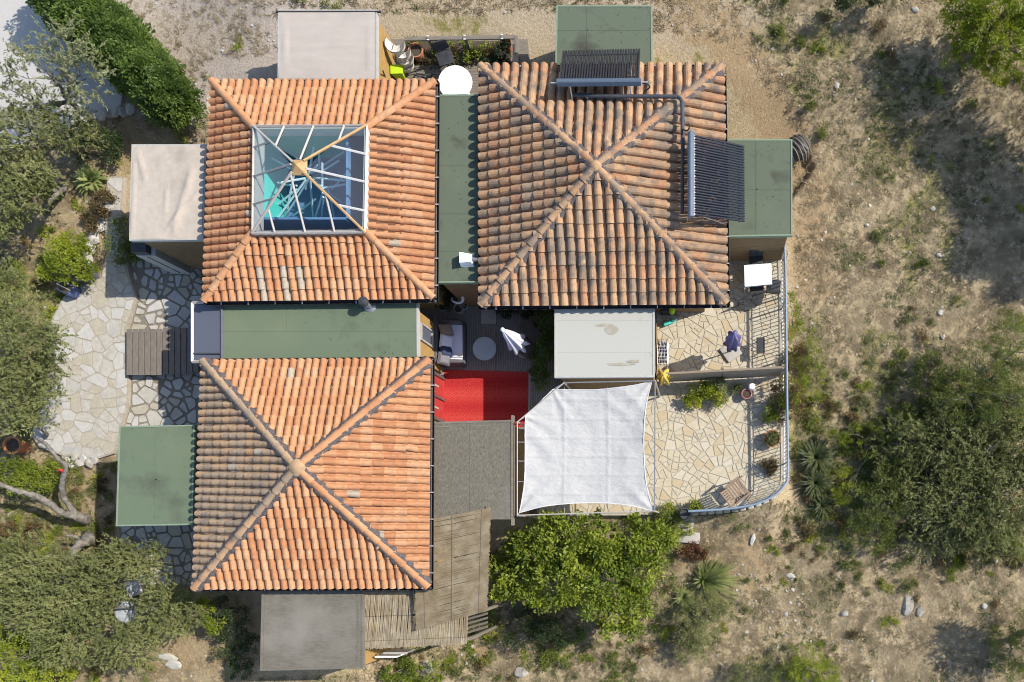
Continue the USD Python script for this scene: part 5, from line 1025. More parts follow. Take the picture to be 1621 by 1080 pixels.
tree('shrub', 'small dark evergreen cut by the top edge', 'shrub', [(1340, 2, .6, 20, 10, .4), (1400, -6, .7, 30, 12, .4)], 'leaf_dark', 'shrub', 36, trunk=.04)
tree('shrub', 'yellow green bush at the bottom edge right of the pale rocks', 'shrub', [(1275, 1055, .7, 34, 30, .4), (1310, 1068, .6, 24, 20, .35), (1250, 1070, .5, 26, 22, .3)], 'leaf_yellow', 'fine', 37, trunk=.04, dens=1.1)
tree('shrub', 'grey green bush at the bottom edge, left of the yellow green one', 'shrub', [(1215, 1062, .5, 30, 24, .3), (1185, 1072, .5, 26, 18, .3)], 'leaf_olive', 'fine', 38, trunk=.03)
tree('shrub', 'olive green bush in the lower right corner', 'shrub', [(1600, 1040, .8, 34, 44, .5), (1622, 1000, .8, 24, 34, .4)], 'leaf_shrub', 'fine', 39, trunk=.05)
# trees standing just outside the right edge, whose shadows fall into the picture
tree('olive_tree', 'olive tree beyond the right edge whose crown shadow dapples the dry grass', 'tree', [(1800, 140, 2.6, 66, 58, .6), (1855, 215, 2.8, 70, 62, .6), (1800, 275, 2.6, 60, 52, .55), (1740, 90, 2.3, 48, 40, .45), (1890, 300, 2.6, 62, 52, .55), (1770, 200, 2.4, 45, 45, .5)], OL, 'oliveleaf', 40, (1780, 260), .14, dens=2.3)
tree('olive_tree', 'olive tree beyond the lower right edge with a small shadow', 'tree', [(1690, 1010, 1.9, 60, 36, .45)], OL, 'oliveleaf', 41, None, .1, dens=.7)
# old grey olive limbs in the lower left
r = np.random.default_rng(3); t = T9
part(t, 'trunk', tube(bez([WM(140, 822, -.1), WM(132, 822, .3), WM(118, 815, .55)], 12), np.linspace(.17, .13, len(bez([WM(140, 822, -.1), WM(132, 822, .3), WM(118, 815, .55)], 12))), 9), 'bark', True)
for pts, a, b in (([(122, 818, .5), (98, 812, .7), (80, 798, .85), (55, 785, 1.0), (30, 778, 1.2), (2, 768, 1.5), (-25, 760, 1.6)], .115, .06), ([(120, 815, .5), (108, 798, .65), (100, 785, .8), (99, 762, 1.0), (104, 738, 1.2), (90, 725, 1.4), (75, 705, 1.6), (60, 695, 1.8)], .085, .04)):
    q = bez([WM(x, y, z) for x, y, z in pts], 40); q += r.normal(0, .008, q.shape); part(t, 'limb', tube(q, np.linspace(a, b, len(q)) * (1 + .12 * r.normal(size=len(q))), 8), 'bark', True)
t = T10
q = bez([WM(143, 850, -.1), WM(138, 856, .35), WM(125, 862, .6), (WM(110, 885, .9)), WM(95, 910, 1.1), WM(85, 925, 1.3)], 30); part(t, 'trunk', tube(q, np.linspace(.19, .05, len(q)) * (1 + .14 * r.normal(size=len(q))), 10), 'bark', True)
part(t, 'limb', tube(bez([WM(108, 888, .9), WM(90, 886, 1.0), WM(70, 886, 1.1)], 12), .035, 6), 'bark', True); part(t, 'limb', tube(bez([WM(130, 858, .5), WM(120, 850, .7), WM(104, 848, .8)], 12), .04, 6), 'bark', True)
t = thing('bare_branch', 'thin bare grey branch lying above the dry grass at the left', 'branch', WM(80, 300)); q = bez([WM(103, 298, .25), WM(85, 312, .5), WM(70, 328, .8), WM(60, 345, 1.0)], 14); part(t, 'branch', tube(q, np.linspace(.07, .035, len(q)), 6), 'bark', True); part(t, 'twig', tube([WM(103, 298, .25), WM(90, 285, .1), WM(75, 290, .05)], .05, 6), 'bark', True)

# ------------------------------------------------------------------ pots and garden clutter, left side
def pot(label, c, R, hgt, m, plant=None, seed=0, name='plant_pot'):
    t = thing(name, label, 'pot', c); part(t, 'body', lathe([(R * .68, 0), (R * .92, hgt * .75), (R * .95, hgt * .86), (R * 1.06, hgt * .87), (R * 1.06, hgt), (R * .93, hgt), (R * .88, hgt * .84), (R * .86, hgt * .82)], c, 20), m, 40)
    part(t, 'soil', lathe([(R * .9, hgt * .84), (R * .5, hgt * .87), (.001, hgt * .88)], c, 14), 'soil')
    if plant:
        rr = np.random.default_rng(seed); part(t, 'foliage', crown_leaves([(np.asarray(c) + [0, 0, hgt * .95 + plant[1] * .5], (R * plant[2], R * plant[2], plant[1]))], rr, STY['shrub'], 1.3), plant[0])
    return t
c = WM(147, 437); t = pot('large round dark grey pot at the corner of the stone path', c + [0, 0, -.02], .30, .55, 'pot_grey')
c = WM(120, 462); t = thing('glazed_planter', 'square dark blue glazed planter in front of the yellow green bush', 'planter', c)
part(t, 'body', bevbx(c + [0, 0, .2], (.46, .36, .40), .03, -.5), 'blue_glaze', True); part(t, 'soil', bx(c + [0, 0, .395], (.36, .26, .03), -.5), 'soil'); part(t, 'grid', tube([c + [-.2, .1, .43], c + [.2, -.1, .43]], .012, 4), 'bright_metal')
c = WM(40, 708); pot('terracotta pot standing beside the grey olive limb', c, .25, .45, 'terracotta_pot')
c = WM(95, 746, .55); t = thing('red_lantern', 'small round red lantern hanging from the grey olive limb', 'lantern', c); part(t, 'globe', lathe([(.001, -.09), (.055, -.06), (.075, 0), (.055, .06), (.001, .09)], c, 14), 'red_plastic', True); part(t, 'top', lathe([(.03, .085), (.02, .11), (.001, .11)], c, 8), 'bright_metal')
c = WM(199, 968, .75); t = thing('round_metal_table', 'round shiny metal topped table half hidden by the feathery olive', 'table', (c[0], c[1], c[2] - .75)); part(t, 'tabletop', lathe([(.30, -.03), (.33, -.015), (.33, .01), (.31, .03), (.2, .055), (.001, .07)], c, 24), 'metal_ball', 40); part(t, 'leg', tube([c, c - [0, 0, .78]], .05, 8), 'steel_grey')
c = WM(212, 932, .45); t = thing('metal_chair', 'pale metal chair above the round metal table under the olive', 'chair', (c[0], c[1], c[2] - .45)); part(t, 'seat', bevbx(c, (.42, .42, .04), .015, .4), 'metal_ball', True); part(t, 'backrest', bevbx(c + [.10, .2, .28], (.44, .04, .4), .015, .4), 'metal_ball', True)
for dx, dy in ((-.15, -.15), (.15, -.15), (-.15, .15), (.15, .15)): part(t, 'leg', tube([c + [dx, dy, 0], c + [dx, dy, -.46]], .014, 5), 'steel_grey')
# white bench and box against the shed
c = W(281, 418, .05); t = thing('white_cabinet', 'tall narrow pale cabinet against the shaded wall of the canvas roofed shed', 'cabinet', (c[0], c[1], -.1)); a = W(283, 430, 0)
part(t, 'body', bx((a[0] + .02, a[1] + .12, .62), (.55, .30, 1.44)), 'trim_light'); part(t, 'top_box', bx((a[0] - .03, a[1] + .13, 1.44), (.42, .26, .2)), 'slate_black'); part(t, 'door_gap', bx((a[0] + .02, a[1] - .035, .62), (.02, .012, 1.3)), 'gutter_metal')
# slatted footbridge
t = thing('slatted_footbridge', 'grey slatted timber footbridge between the stone path and the glazed porch', 'footbridge', W(253, 558, 0))
for k in range(12):
    x = 205 + k * 9.6; y0, y1 = (521, 594) if k < 6 else (519, 593 if k < 10 else 588); a, b = W(x, y0, .16), W(x, y1, .16)
    if k >= 10: a, b = W(x, 519, .16), W(x, 590, .16)
    part(t, 'plank', bevbx(((a + b) / 2), (.155, abs(a[1] - b[1]), .035), .006), 'wood_grey', label=None)
for y in (528, 588): part(t, 'joist', bx((W(200 + 58, y, .09)), (2.15, .06, .10)), 'wood_grey_h')
# low stone edge at the end of the path
t = thing('low_stone_wall', 'short dry stone edge at the lower end of the stone path', 'wall', WM(120, 732)); r = np.random.default_rng(8)
def rockmesh(c, s, r, flat=.6, sub=2, rot=None):
    m = trimesh.creation.icosphere(subdivisions=sub, radius=1.0); v = np.array(m.vertices); n = r.normal(size=(9, 3)); n /= np.linalg.norm(n, axis=1, keepdims=True)
    for k in n: d = v @ k; lim = r.uniform(.55, .85); v = v - np.maximum(d - lim, 0)[:, None] * k
    v *= np.asarray(s) * [1, 1, flat]; a = r.uniform(0, 6.28) if rot is None else rot; co, si = math.cos(a), math.sin(a); v = v @ np.array([[co, -si, 0], [si, co, 0], [0, 0, 1]]).T
    v = v * (1 + r.normal(0, .03, (len(v), 1)))
    return v + np.asarray(c), np.array(m.faces)
for k in range(7):
    c = WM(104 + k * 7.5, 727 + (k % 2) * 7, .08); part(t, 'stone', rockmesh(c, (.16, .14, .16), r), ['stone_white', 'stone_white_b', 'rock'][k % 3])
t = thing('low_stone_wall', 'rough stone edging along the upper stone path beside the yellow green bush', 'wall', WM(148, 370))
for k in range(14):
    c = WM(166 - k * 2.2 + r.normal(0, 2), 335 + k * 6.0, .08); part(t, 'stone', rockmesh(c, (.17, .15, .15), r), ['stone_white', 'stone_white_b', 'rock'][k % 3])
t = thing('stone_ledge', 'grey stone ledge at the end of the hedge above the shaded gravel', 'wall', WM(180, 180))
for k in range(6): part(t, 'stone', rockmesh(WM(150 + k * 11, 182 - k * 1.5, .06), (.22, .16, .14), r), ['rock', 'stone_white'][k % 2])

# ------------------------------------------------------------------ upper deck, left of the tan roof
DZ = 1.0
dk = solo('upper_deck', None, None, extr(wpoly([(600, 62), (835, 62), (840, 160), (600, 160)], DZ - .05), .2, DZ - .05), 'wood_grey_h', kind='structure')
for k in range(14):
    y = 102 + k * 4.6; a, b = W(612, y, DZ), W(838, y, DZ); part(dk, 'plank', bx((a + b) / 2 - [0, 0, .015], (b[0] - a[0], .078, .03)), 'wood_grey_h')
bed = solo('plant_bed', None, None, extr(wpoly([(642, 66), (808, 66), (808, 103), (642, 103)], DZ), .5, DZ + .02), 'soil', kind='structure')
t = thing('timber_balustrade', 'grey timber handrail with white post caps behind the plant bed', 'railing', W(730, 62, DZ))
a, b = W(640, 62, DZ + .55), W(815, 59, DZ + .55); ang = math.atan2(b[1] - a[1], b[0] - a[0])
part(t, 'handrail', bevbx((a + b) / 2, (np.linalg.norm(b - a), .11, .05), .01, ang), 'wood_grey_h', True); a2, b2 = W(816, 57, DZ + .55), W(819, 84, DZ + .55); part(t, 'handrail', bevbx((a2 + b2) / 2, (.11, np.linalg.norm(b2 - a2), .05), .01, 0), 'wood_grey', True)
for x in (678, 736, 795):
    p = W(x, 62 - (x - 640) * .016, DZ + .55); part(t, 'post', bx((p[0], p[1], DZ + .2), (.07, .07, .8)), 'wood_grey_h'); part(t, 'post_cap', bx(p + [0, 0, .03], (.06, .125, .02)), 'white_paint')
part(t, 'end_board', bx((W(817, 95, DZ + .3)), (.05, .5, .6)), 'slate_black')
rr = np.random.default_rng(31)
t = thing('bed_plants', 'tangle of low green and dry plants in the bed by the handrail', 'plants', W(725, 83, DZ), kind='stuff')
part(t, 'green_foliage', crown_leaves([(W(x, y, DZ + .12), (.22, .2, .14)) for x, y in ((660, 72), (690, 76), (715, 80), (735, 72), (760, 82), (780, 74), (703, 90), (745, 92))], rr, STY['shrub'], .7), 'leaf_green')
part(t, 'dry_foliage', crown_leaves([(W(x, y, DZ + .1), (.26, .2, .12)) for x, y in ((655, 85), (680, 92), (720, 92), (750, 78), (775, 90), (795, 82), (700, 78))], rr, STY['shrub'], .8), 'leaf_dry')
part(t, 'dark_foliage', crown_leaves([(W(x, y, DZ + .08), (.3, .16, .08)) for x, y in ((690, 98), (730, 98), (765, 97), (790, 95))], rr, STY['shrub'], .8), 'leaf_dark')
for k, (x, y, z, rx, ry, lab) in enumerate(((625, 72, .75, .27, .22, 'cream shell chair with squared back, topmost of the stack by the shed'), (636, 83, .60, .24, .20, 'cream shell chair, second in the stack by the shed'), (640, 93, .45, .25, .20, 'cream shell chair, third in the stack by the shed'), (641, 103, .30, .24, .19, 'cream shell chair, lowest in the stack nearest the lime bin'))):
    c = W(x, y, DZ + z); t = thing('shell_chair', lab, 'chair', (c[0], c[1], DZ)); an = np.linspace(math.pi * .95, 2.25 * math.pi, 22) - .5; m = MB(); n = len(an)
    rows = []
    for q, (kk, dz) in enumerate(((.001, -.10), (.45, -.095), (.8, -.05), (1.0, .03), (1.03, .03), (.98, -.07))): rows.append(np.c_[c[0] + rx * kk * np.cos(an), c[1] + ry * kk * np.sin(an) + .05, c[2] + dz + .07 * kk * np.sin(an)])
    i = np.arange(n - 1); f = np.vstack([np.stack([q * n + i, q * n + i + 1, (q + 1) * n + i + 1, (q + 1) * n + i], 1) for q in range(5)]); part(t, 'shell', (np.vstack(rows), f), 'dirty_white', 40)
    part(t, 'rim', tube(np.c_[c[0] + rx * 1.02 * np.cos(an), c[1] + ry * 1.02 * np.sin(an) + .05, c[2] + .03 + .07 * np.sin(an)], .012, 5), 'wood_grey')
    for s in (-1, 1): part(t, 'leg', tube([c + [s * .12, -.05, -.08], [c[0] + s * .16, c[1] - .08, DZ]], .012, 5), 'steel_grey')
c = W(635, 121, DZ); t = thing('lime_bin', 'lime green plastic bin at the corner of the timber shed', 'bin', c); part(t, 'body', hexa([[c[0] - .13, c[1] - .10, DZ], [c[0] + .13, c[1] - .10, DZ], [c[0] + .13, c[1] + .10, DZ], [c[0] - .13, c[1] + .10, DZ]], [[c[0] - .16, c[1] - .12, DZ + .3], [c[0] + .16, c[1] - .12, DZ + .3], [c[0] + .16, c[1] + .12, DZ + .3], [c[0] - .16, c[1] + .12, DZ + .3]]), 'lime_plastic'); part(t, 'lid', bevbx(c + [0, 0, .32], (.35, .26, .04), .012, .05), 'lime_plastic', True)
c = W(665, 92, DZ); pot('wide terracotta pot beside the stacked shell chairs', c, .20, .36, 'terracotta_pot', None)
c = W(803, 72, DZ + .2); pot('bright orange terracotta pot at the right end of the handrail', c - [0, 0, .2], .15, .34, 'terracotta_pot', ('leaf_dark', .1, .8), 4); c = W(797, 90, DZ); pot('dark pot below the orange one at the end of the plant bed', c, .15, .3, 'pot_black', ('leaf_dark', .08, .8), 5)
chair('black folding chair behind the round white table', 0, 0, 0, 'slate_black') if False else None
o = W(713, 107, DZ); 
t = thing('garden_chair', 'black chair tucked behind the round white table', 'chair', o); R = np.array([[math.cos(.3), -math.sin(.3), 0], [math.sin(.3), math.cos(.3), 0], [0, 0, 1]]); tr = lambda vf: (vf[0] @ R.T + o, vf[1])
part(t, 'seat', tr(bevbx((0, 0, .45), (.44, .42, .04), .015)), 'slate_black', True); part(t, 'backrest', tr(bevbx((0, .2, .68), (.44, .05, .34), .02)), 'slate_black', True)
for sx in (-1, 1):
    for sy in (-1, 1): part(t, 'leg', tr(tube([[sx * .19, sy * .18, 0], [sx * .18, sy * .17, .44]], .012, 5)), 'steel_grey')
c = W(720.5, 130.5, DZ + .74); t = thing('round_table', 'round bright white table between the two upper tiled roofs', 'table', (c[0], c[1], DZ)); part(t, 'tabletop', lathe([(.001, -.03), (.455, -.03), (.475, -.015), (.475, .0), (.46, .012), (.001, .012)], c, 48), 'white_gloss', 40); part(t, 'pedestal', lathe([(.22, -.74), (.20, -.70), (.04, -.66), (.035, -.03)], c, 16), 'white_paint', 40)
o = W(672, 124, DZ); t = thing('metal_stand', 'low dark metal stand lying on the upper deck beside the clean orange roof', 'stand', o)
for a, b in (((-.2, .1, .05), (.25, .0, .1)), ((-.22, .12, .05), (-.1, -.12, .25)), ((-.1, -.12, .25), (.3, .04, .12))): part(t, 'bar', tube([o + a, o + b], .022, 5), 'slate_black')

# ------------------------------------------------------------------ courtyard
DK = wpoly([(648, 440), (900, 440), (900, 608), (880, 610), (880, 641), (848, 689), (820, 800), (800, 690), (648, 690)])
cd = solo('courtyard_deck', None, None, extr(DK, -.30, -.035), 'soil', kind='structure')
b = DK.bounds; m = MB(); x = b[0]
while x < b[2]: m.add(*bx((x + .024, (b[1] + b[3]) / 2, -.015), (.042, b[3] - b[1], .03))); x += .051
part(cd, 'deck_planks', m.out(), 'wood_deck', kind='stuff')
# rug
RU = [W(703, 585, .012), W(837, 589, .012), W(836, 676, .012), (W(700, 676, .012))]; nx, ny = 40, 30; u, w_ = np.meshgrid(np.linspace(0, 1, nx), np.linspace(0, 1, ny))
p = RU[0] * ((1 - u) * (1 - w_))[..., None] + RU[1] * (u * (1 - w_))[..., None] + RU[2] * (u * w_)[..., None] + RU[3] * ((1 - u) * w_)[..., None]; p[..., 2] += .008 * meshkit.noise(np.stack([p[..., 0] * 3, p[..., 1] * 3, 0 * u], -1), 3)
i = np.arange(nx * ny).reshape(ny, nx); qd = np.stack([i[1:, :-1], i[1:, 1:], i[:-1, 1:], i[:-1, :-1]], -1).reshape(-1, 4)
MATS['rug'] = usdkit.material(stage, '/World/Looks/rug', {'g': ('geometry', {}), 'mp': ('mapping', {'scale': (4.6, 4.0, 1.0)}), 'v': ('voronoi_texture', {'scale': 1.0, 'randomness': 0.0, 'dimensions': '2D'}), 's': ('math', {'math_type': 'multiply', 'value2': 38.0}), 'sn': ('math', {'math_type': 'sine'}),
    'n': ('noise_texture', {'scale': 55.0, 'detail': 4.0}), 'ad': ('math', {'math_type': 'multiply_add', 'value2': .16, 'value3': -.02}), 'a2': ('math', {'math_type': 'add'}), 'wv': ('wave_texture', {'scale': .42, 'bands_direction': 'y', 'distortion': 1.5}),
    'a3': ('math', {'math_type': 'multiply_add', 'value2': .20, 'value3': .0}), 'a4': ('math', {'math_type': 'add'}), 'r': ('rgb_ramp', {'ramp': [(.05, (.09, .008, .012)), (.3, (.27, .014, .018)), (.6, (.44, .035, .034)), (.85, (.52, .09, .07))]}), 'p': ('principled_bsdf', {'roughness': 1.0, 'specular_ior_level': .1})},
    [('g.position', 'mp.vector'), ('mp.vector', 'v.vector'), ('v.distance', 's.value1'), ('s.value', 'sn.value1'), ('g.position', 'n.vector'), ('sn.value', 'ad.value1'), ('n.fac', 'a2.value1'), ('ad.value', 'a2.value2'), ('g.position', 'wv.vector'), ('wv.fac', 'a3.value1'), ('a3.value', 'a4.value1'), ('a2.value', 'a4.value2'), ('a4.value', 'r.fac'), ('r.color', 'p.base_color')], surface='p.BSDF')
t = thing('red_rug', 'bright red patterned rug on the courtyard deck', 'rug', p.mean((0, 1))); part(t, 'carpet', (p.reshape(-1, 3), qd), 'rug', True)
for (A, B, sg) in ((RU[0], RU[3], -1), (RU[1], RU[2], 1)):
    m = MB()
    for k in range(60): q = A + (B - A) * (k + .5) / 60; m.add(*bx(q + [sg * .025, 0, .004], (.06, .008, .006), r.normal(0, .15)))
    part(t, 'fringe', m.out(), 'white_cloth', kind='stuff')
# sofa
def cpx(px, py, z): return W(px, py, z)
a, b = W(691, 578, .30), W(735, 509, .30); cx_, cy_ = (a[0] + b[0]) / 2, (a[1] + b[1]) / 2; sw, sl_ = b[0] - a[0], b[1] - a[1]
t = thing('outdoor_sofa', 'dark wicker outdoor sofa with lilac white seat cushion against the ochre wall', 'sofa', (cx_, cy_, 0))
part(t, 'base', bevbx((cx_, cy_, .16), (sw, sl_, .30), .03), 'dark_wicker', True); part(t, 'backrest', bevbx((a[0] + .09, cy_, .48), (.17, sl_, .42), .04), 'dark_wicker', True)
for s in (-1, 1): part(t, 'armrest', bevbx((cx_, cy_ + s * (sl_ / 2 - .07), .42), (sw, .13, .24), .04), 'dark_wicker', True)
part(t, 'seat_cushion', bevbx((cx_ + .10, cy_, .38), (sw - .24, sl_ - .26, .15), .05), 'white_cloth_lilac', True); part(t, 'throw', bevbx((cx_ + .24, cy_ - .40, .465), (.38, .12, .025), .01), 'white_cloth', True)
for (x, y, m, s, rz, lab) in ((706, 522, 'cushion_brown', .38, .3, 'brown scatter cushion leaning at the upper end of the sofa'), (707, 541, 'white_cloth_lilac', .40, -.1, 'white scatter cushion in the middle of the sofa'), (706, 556, 'cushion_navy', .36, .05, 'navy scatter cushion below the white one on the sofa'), (703, 568, 'cushion_grey', .36, -.15, 'grey scatter cushion at the lower end of the sofa')):
    c = W(x, y, .62); t2 = thing('scatter_cushion', lab, 'cushion', c, 'scatter cushions on the sofa' if False else None); g = np.linspace(-1, 1, 11); uu, vv = np.meshgrid(g, g); th = .10 * np.sqrt(np.clip((1 - uu ** 4) * (1 - vv ** 4), 0, 1)); k = s / 2
    top = np.stack([uu * k * (1 - .06 * (1 - vv ** 2)) , vv * k, th], -1).reshape(-1, 3); bot = top * [1, 1, -1]; R = trimesh.transformations.rotation_matrix(rz, [0, 0, 1])[:3, :3] @ trimesh.transformations.rotation_matrix(.65, [0, 1, 0])[:3, :3]
    i = np.arange(121).reshape(11, 11); qd = np.stack([i[:-1, :-1], i[:-1, 1:], i[1:, 1:], i[1:, :-1]], -1).reshape(-1, 4); part(t2, 'cover', (np.vstack([top, bot]) @ R.T + c, np.vstack([qd, qd[:, ::-1] + 121])), m, True)
    part(t2, 'piping', tube((np.array([[-k, -k, 0], [k, -k, 0], [k, k, 0], [-k, k, 0], [-k, -k, 0]]) * .97) @ R.T + c, .008, 4), m)
# glass coffee table
c = W(767, 552, .44); t = thing('coffee_table', 'round frosted glass coffee table in front of the sofa', 'table', (c[0], c[1], 0)); part(t, 'tabletop', lathe([(.001, -.008), (.335, -.008), (.34, 0), (.335, .008), (.001, .008)], c, 40), 'frosted', 40); part(t, 'rim', tube([c + [.342 * math.cos(k), .342 * math.sin(k), 0] for k in np.linspace(0, 2 * np.pi, 41)], .008, 5), 'frame_white')
for dx in (-.055, .055):
    for dy in (-.055, .055): part(t, 'leg_block', bx(c + [dx, dy, -.23], (.085, .085, .40)), 'header_blue')
part(t, 'foot', bx(c + [0, 0, -.435], (.36, .36, .02)), 'steel_grey')
# folded white parasol and wicker stools
c = W(829, 556, 0); t = thing('folded_parasol', 'folded white parasol between the wicker stools on the courtyard deck', 'parasol', c); part(t, 'pole', tube([c, c + [0, 0, 2.35]], .02, 8), 'white_paint'); part(t, 'canopy', folds(c, [(.01, 2.33), (.05, 2.25), (.09, 2.05), (.13, 1.8), (.18, 1.5), (.26, 1.20)], 30, 7, .34, 14, (.12, -.08)), 'white_cloth_lilac', True); part(t, 'base', lathe([(.22, 0), (.22, .05), (.05, .09), (.04, .2)], c, 18), 'concrete', 40)
part(t, 'finial', lathe([(.02, 0), (.06, .03), (.04, .07), (.001, .09)], c + [0, 0, 2.33], 9), 'white_paint', 40)
for x, y, rz, lab in ((848, 532, .7, 'square brown wicker stool against the courtyard hedge'), (832, 552, -.5, 'brown wicker stool nearest the red rug'), (836, 519, .4, 'dark brown wicker stool behind the folded white parasol')):
    c = W(x, y, .42); t = thing('wicker_stool', lab, 'stool', (c[0], c[1], 0)); part(t, 'body', bevbx((c[0], c[1], .2), (.42, .42, .40), .04, rz), 'brown_wicker', True); part(t, 'seat_pad', bevbx((c[0], c[1], .42), (.40, .40, .05), .02, rz), 'brown_wicker', True)
    for k in range(-2, 3): part(t, 'seam', tube([c + np.array([math.cos(rz) * .08 * k - math.sin(rz) * -.2, math.sin(rz) * .08 * k + math.cos(rz) * -.2, .028]), c + np.array([math.cos(rz) * .08 * k - math.sin(rz) * .2, math.sin(rz) * .08 * k + math.cos(rz) * .2, .028])], .007, 4), 'dark_wicker')
c = W(774, 499, .03); t = thing('stone_slab', 'square grey doorstep slab on the deck below the tan roof', 'slab', c); part(t, 'slab', bevbx(c, (.46, .52, .06), .012), 'concrete', True); part(t, 'foot', bx(c - [0, 0, .02], (.40, .46, .05)), 'concrete')
tree('courtyard_hedge', 'dark shaded hedge along the wall of the pale roofed annex', 'hedge', [(856, 598, .8, 16, 18, .5), (862, 575, .9, 15, 20, .5), (864, 545, .9, 13, 22, .5), (867, 515, .9, 12, 20, .5)], 'leaf_hedge', 'shrub', 50, trunk=.03, dens=1.4)
tree('courtyard_plants', 'dark climbing plants in the shade under the south eave of the tan roof', 'shrub', [(830, 490, .6, 26, 8, .35), (805, 492, .5, 16, 8, .3), (855, 488, .6, 16, 8, .35)], 'leaf_dark', 'shrub', 51, trunk=.03)
tree('courtyard_plants', 'dry brown potted plants in the shaded corner behind the sofa', 'shrub', [(702, 470, .5, 14, 12, .3), (715, 478, .4, 12, 10, .25)], 'leaf_dry', 'shrub', 52, trunk=.02, dens=.6)
for x, y, R_, m, lab in ((705, 489, .13, 'trim_light', 'pale pot under the dry plants behind the sofa'), (730, 492, .14, 'trim_light', 'pale square pot near the doorstep slab'), (738, 487, .12, 'concrete', 'small grey pot at the end of the pot group by the sofa')):
    pot(lab, W(x, y, 0), R_, .26, m)
c = W(724, 473, .9); t = thing('white_ornament', 'curved white ornament standing among the pots behind the sofa', 'ornament', (c[0], c[1], 0)); a = np.linspace(-.3, 3.6, 16); part(t, 'curve', tube(np.c_[c[0] + .16 * np.cos(a + math.pi), c[1] + .12 * np.sin(a + math.pi), c[2] + .03 * np.sin(2 * a)], np.linspace(.015, .05, 16), 7), 'white_paint', True); part(t, 'stem', tube([c + [0, -.1, 0], [c[0], c[1] - .1, 0]], .015, 5), 'steel_grey')
t = thing('metal_plant_stand', 'white wire plant stand among the pots behind the sofa', 'stand', W(728, 481, 0)); c = W(729, 481, .45)
for k in range(7): a = k * .9; part(t, 'wire', tube([c + [.13 * math.cos(a), .10 * math.sin(a), .12], c + [.05 * math.cos(a + 1), .04 * math.sin(a + 1), -.1], [c[0] + .14 * math.cos(a), c[1] + .1 * math.sin(a), 0]], .007, 4), 'frame_white')
# ------------------------------------------------------------------ terrace plants and steps
tree('terrace_shrub', 'yellow green shrub with grey leaves at the foot of the board fence', 'shrub', [(1108, 622, .45, 17, 16, .3), (1125, 618, .45, 18, 14, .3), (1098, 632, .35, 11, 10, .2), (1135, 630, .35, 14, 10, .2)], 'leaf_yellow', 'shrub', 53, trunk=.02, dens=.75)
tree('terrace_shrub', 'silvery lavender behind the yellow green shrub by the board fence', 'shrub', [(1126, 607, .5, 18, 9, .25), (1142, 620, .4, 10, 12, .25)], 'leaf_olive_pale', 'fine', 54, trunk=.015, dens=.8)
pot('pink glazed pot of dry soil near the fence end', W(1181, 626, 0), .145, .26, 'pot_pink'); pot('black pot with a small plant beside the pink pot', W(1165, 618, 0), .11, .2, 'pot_black', ('leaf_shrub', .14, 1.1), 9)
pot('wide terracotta bowl with a green plant against the railing', W(1221, 696, 0), .245, .26, 'terracotta_pot', ('leaf_shrub', .14, .85), 10)
c = W(1190, 612, .3); t = thing('watering_can', 'small blue and white watering can by the board fence', 'watering can', (c[0], c[1], 0)); part(t, 'body', lathe([(.10, -.2), (.11, 0), (.08, .05), (.001, .06)], c, 14), 'white_paint', 40); part(t, 'spout', tube([c + [.08, .02, -.1], c + [.28, .10, .1]], .018, 6), 'blue_glaze'); part(t, 'handle', tube(bez([c + [-.09, 0, -.12], c + [-.2, -.05, 0], c + [-.06, 0, .08]], 10), .012, 5), 'blue_glaze')
tree('terrace_plant', 'wispy dry plant by the railing, below the terracotta bowl', 'plant', [(1216, 735, .35, 9, 9, .25), (1226, 745, .25, 8, 8, .15)], 'leaf_dry', 'fine', 55, trunk=.01, dens=.5)
pot('round clipped bush in a low pot at the left end of the lower railing', W(1101, 803, 0), .17, .22, 'pot_grey', ('leaf_green', .2, 1.2), 11)
c = WM(1085, 815); t = thing('barrel', 'dark round barrel at the end of the lower railing', 'barrel', c); part(t, 'body', lathe([(.16, 0), (.19, .3), (.17, .62), (.15, .66), (.14, .62), (.001, .60)], c + [0, 0, .3], 16), 'slate_black', 40); part(t, 'hoop', lathe([(.195, .28), (.2, .30), (.195, .33)], c + [0, 0, .3], 16), 'steel_grey')
st = thing('garden_steps', 'rough stone steps leading down from the terrace, half overgrown', 'steps', WM(1085, 845))
for x, y, w1, d1, dz, m in ((1082, 826, .62, .34, .20, 'rock'), (1080, 838, .66, .34, .12, 'stone_white_c'), (1092, 851, .62, .36, .06, 'concrete'), (1070, 850, .26, .34, .05, 'rock')):
    part(st, 'step', bevbx(WM(x, y, dz), (w1, d1, .12), .03, r.normal(0, .06)), m, True)
tree('shrub', 'yellow flowering plant growing over the garden steps', 'shrub', [(1080, 833, .35, 16, 10, .2), (1068, 812, .5, 18, 14, .3)], 'leaf_yellow', 'fine', 56, trunk=.015, dens=.6)
